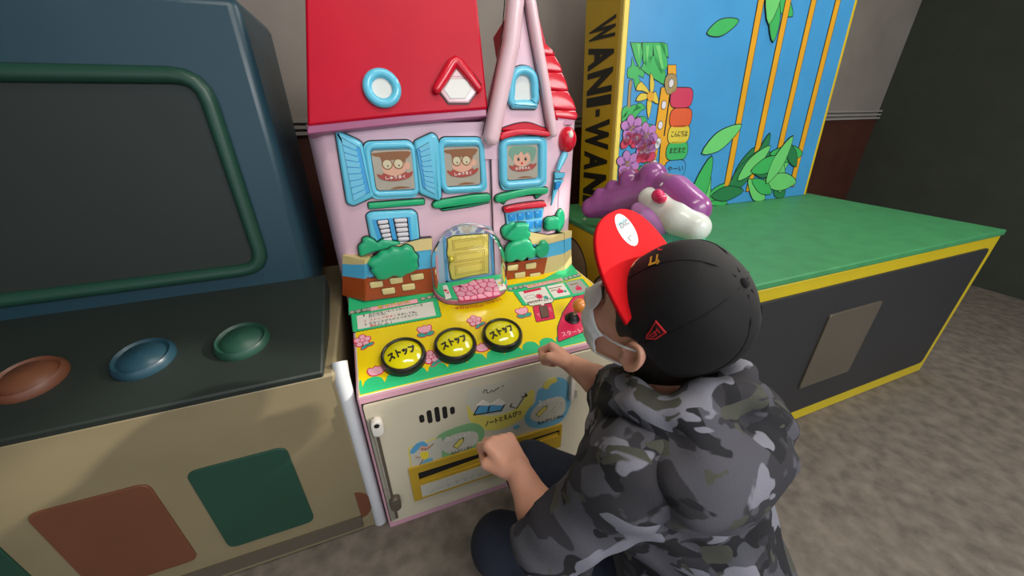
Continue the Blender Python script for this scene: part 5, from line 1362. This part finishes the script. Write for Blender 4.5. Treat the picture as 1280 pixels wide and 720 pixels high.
# face mask with ear straps
b = MB(); nu, nv = 19, 13; vs = []; fs = []
for i in range(nu):
    a = math.radians(-60 + 120 * i / (nu - 1))
    for j in range(nv):
        t = j / (nv - 1); e = abs(math.sin(a)) ; top_ = .018 - .040 * e ** 1.3; bot = -.086 + .034 * e ** 1.5
        z = top_ + (bot - top_) * t
        bulge = math.sin(math.pi * min(1, max(0, t * .9 + .08)))
        rF = .066 + .026 * bulge + .012 * (1 - t); rL = .074 + .004 * bulge
        q = hp_(rF * math.cos(a) + .006, rL * math.sin(a), z); dd = HF * math.cos(a) + HL * math.sin(a)
        for _ in range(30):   # keep the cloth just outside the face
            g = tuple(np.round((q - SKF.lo) / SKF.h).astype(int))
            if SKF.F[g] > .0045: break
            q = q + dd * .0015
        vs.append(q)
for i in range(nu - 1):
    for j in range(nv - 1): fs.append([i * nv + j, i * nv + j + 1, (i + 1) * nv + j + 1, (i + 1) * nv + j])
b.add(vs, fs, mask_m); mk = b.build('face_mask', KID, 60); sm = mk.modifiers.new('thickness', 'SOLIDIFY'); sm.thickness = .0025; sm.offset = 1
for s in (1, -1):
    i = nu - 1 if s > 0 else 0
    for j, end, mid in ((0, hp_(-.004, s * .081, .018), hp_(.024, s * .079, .004)), (nv - 1, hp_(.000, s * .080, -.030), hp_(.026, s * .076, -.040))):
        b = MB(); b.tube([vs[i * nv + j], (np.array(vs[i * nv + j]) * .4 + mid * .6) + HL * s * .002, mid * .5 + end * .5 + HL * s * .002, end], .0018, mask_m, seg=6); b.build('ear_strap', mk)

# camouflage hoodie
cm = bpy.data.materials.new('camouflage_cloth'); cm.use_nodes = True; nt = cm.node_tree; bs = nt.nodes['Principled BSDF']; bs.inputs['Roughness'].default_value = .9
tc = nt.nodes.new('ShaderNodeTexCoord'); prev = None
base = lin('2e2c31')
for i, (sc_, th_, col, off) in enumerate(((7.5, .50, '4c4b52', 0), (9.0, .56, '19181d', 3.1), (8.0, .58, '7a7983', 7.7), (12.0, .63, '45453c', 11.3))):
    mp = nt.nodes.new('ShaderNodeMapping'); mp.inputs['Location'].default_value = (off, off * .7, -off); mp.inputs['Scale'].default_value = (1.0, 1.0, 1.35)
    nz = nt.nodes.new('ShaderNodeTexNoise'); nz.inputs['Scale'].default_value = sc_ * 1.45; nz.inputs['Detail'].default_value = 2.4; nz.inputs['Roughness'].default_value = .45; nz.inputs['Distortion'].default_value = .5
    nt.links.new(tc.outputs['Object'], mp.inputs['Vector']); nt.links.new(mp.outputs['Vector'], nz.inputs['Vector'])
    rp = nt.nodes.new('ShaderNodeValToRGB'); rp.color_ramp.interpolation = 'LINEAR'; rp.color_ramp.elements[0].position = th_ - .006; rp.color_ramp.elements[1].position = th_ + .006
    nt.links.new(nz.outputs['Fac'], rp.inputs['Fac'])
    mx = nt.nodes.new('ShaderNodeMixRGB'); mx.inputs['Color2'].default_value = lin(col)
    if prev is None: mx.inputs['Color1'].default_value = base
    else: nt.links.new(prev.outputs['Color'], mx.inputs['Color1'])
    nt.links.new(rp.outputs['Color'], mx.inputs['Fac']); prev = mx
nt.links.new(prev.outputs['Color'], bs.inputs['Base Color'])
nb = nt.nodes.new('ShaderNodeTexNoise'); nb.inputs['Scale'].default_value = 300; bp = nt.nodes.new('ShaderNodeBump'); bp.inputs['Strength'].default_value = .25; bp.inputs['Distance'].default_value = .002
nt.links.new(tc.outputs['Object'], nb.inputs['Vector']); nt.links.new(nb.outputs['Fac'], bp.inputs['Height']); nt.links.new(bp.outputs['Normal'], bs.inputs['Normal'])

hd = Field((.06, .02, .10), (.72, .62, .72), 0.004)
chest = NB_ + v3(-.01, .02, -.15)
hd.ell(chest, (.152, .125, .155), np.array([TL, TF, v3(0, 0, 1)]), .04)
hd.cap(NB_ + v3(0, -.005, -.06), pel + v3(0, -.01, .02), .100, .135, .05)
hd.ell(pel + v3(-.01, .0, .03), (.165, .135, .13), np.array([TL, TF, v3(0, 0, 1)]), .04)
hd.cap(shL, shR, .066, .066, .04)
eL = elL + (wrL - elL) * .26; eR = elR + (wrR - elR) * .10
hd.chain([shL, elL, eL + (wrL - elL) * .1], [.064, .058, .050], .035); hd.chain([shR, elR, eR + (wrR - elR) * .1], [.062, .054, .048], .035)
# fold lines: wrinkles pressed into the field
ax = [hd.lo[i] + hd.h * np.arange(hd.n[i]) for i in range(3)]
X, Y, Z_ = ax[0][:, None, None], ax[1][None, :, None], ax[2][None, None, :]
wr_ = .0045 * np.sin(38 * X + 55 * Z_ + 3 * np.sin(21 * Y + 9 * X)) * np.sin(17 * Y - 26 * Z_ + 2 * np.sin(30 * X)) + .0025 * np.sin(70 * Z_ - 48 * X + 4 * np.sin(16 * Y))
hd.F += wr_.astype(np.float32)
for sh, el, e in ((shL, elL, eL), (shR, elR, eR)):
    d = (wrL - elL if sh is shL else wrR - elR); d = d / np.linalg.norm(d)
    hd.ell(e + d * .060, (.060, .085, .085), np.array([d, np.cross(d, CU) / np.linalg.norm(np.cross(d, CU)), np.cross(d, np.cross(d, CU)) / np.linalg.norm(np.cross(d, CU))]), .002, 'sub')
    hd.cap(e - d * .03, e + d * .06, .044, .044, .003, 'sub')
hd.cap(NB_ + v3(0, .015, .03), hp_(-.02, 0, -.02), .052, .062, .006, 'sub')
hoodie = hd.build('hoodie', KID, cm, 2)
# hood lying round the neck, its lower edge loose over the shoulders
ho = Field((.16, .08, .40), (.66, .55, .76), 0.004)
TA = np.array([TL, TF, v3(0, 0, 1)])
for k in range(17):
    a = math.radians(-152 + 304 * k / 16) + math.pi
    ho.ell(NB_ + v3(-.005, .022, .022) + TF * (.084 * math.cos(a)) + TL * (.082 * math.sin(a)) + v3(0, 0, -.032 * math.cos(a)), (.033, .033, .036), k=.012)
ho.ell(NB_ + TF * -.070 + v3(0, 0, -.045), (.145, .085, .085), TA, .02)
ho.ell(NB_ + TF * -.05 + TL * .075 + v3(0, 0, -.03), (.080, .075, .060), TA, .02); ho.ell(NB_ + TF * -.05 - TL * .075 + v3(0, 0, -.03), (.080, .075, .060), TA, .02)
hx = [ho.lo[i] + ho.h * np.arange(ho.n[i]) for i in range(3)]
X, Y, Z_ = hx[0][:, None, None], hx[1][None, :, None], hx[2][None, None, :]
ho.F += (.005 * np.sin(60 * Z_ + 22 * X + 3 * np.sin(24 * Y + 15 * X)) + .003 * np.sin(45 * X - 50 * Y + 2 * np.sin(40 * Z_))).astype(np.float32)
ho.cap(NB_ + v3(0, .015, .03), hp_(-.02, 0, -.02), .054, .064, .006, 'sub')
ho.build('hood', hoodie, cm, 2)
# trousers
tr = Field((-.02, .05, 0.0), (.72, .75, .42), 0.004)
tr.cap(hipL, hipR, .095, .095, .03); tr.cap(hipL, knL, .085, .062, .03); tr.cap(hipR, knR, .085, .062, .03)
tr.cap(knL, anL + v3(0, 0, .02), .060, .046, .02); tr.cap(knR, anR + v3(0, 0, .02), .060, .046, .02)
tr.cut((0, 0, .055), (0, 0, -1))
tr.build('trousers', KID, navy, 2)
for an in (anL, anR):
    sf = Field((an[0] - .12, an[1] - .10, 0), (an[0] + .12, an[1] + .20, .12), .0035)
    tf = v3(-.30, .95, 0); tf /= np.linalg.norm(tf)
    sf.cap(v3(an[0], an[1] - .02, .036), v3(an[0], an[1], .036) + tf * .10, .034, .030, .02); sf.cap(v3(an[0], an[1], .06), v3(an[0], an[1], .085), .036, .036, .02); sf.cut((0, 0, .004), (0, 0, -1))
    sf.build('shoe', KID, shoe_m, 2)
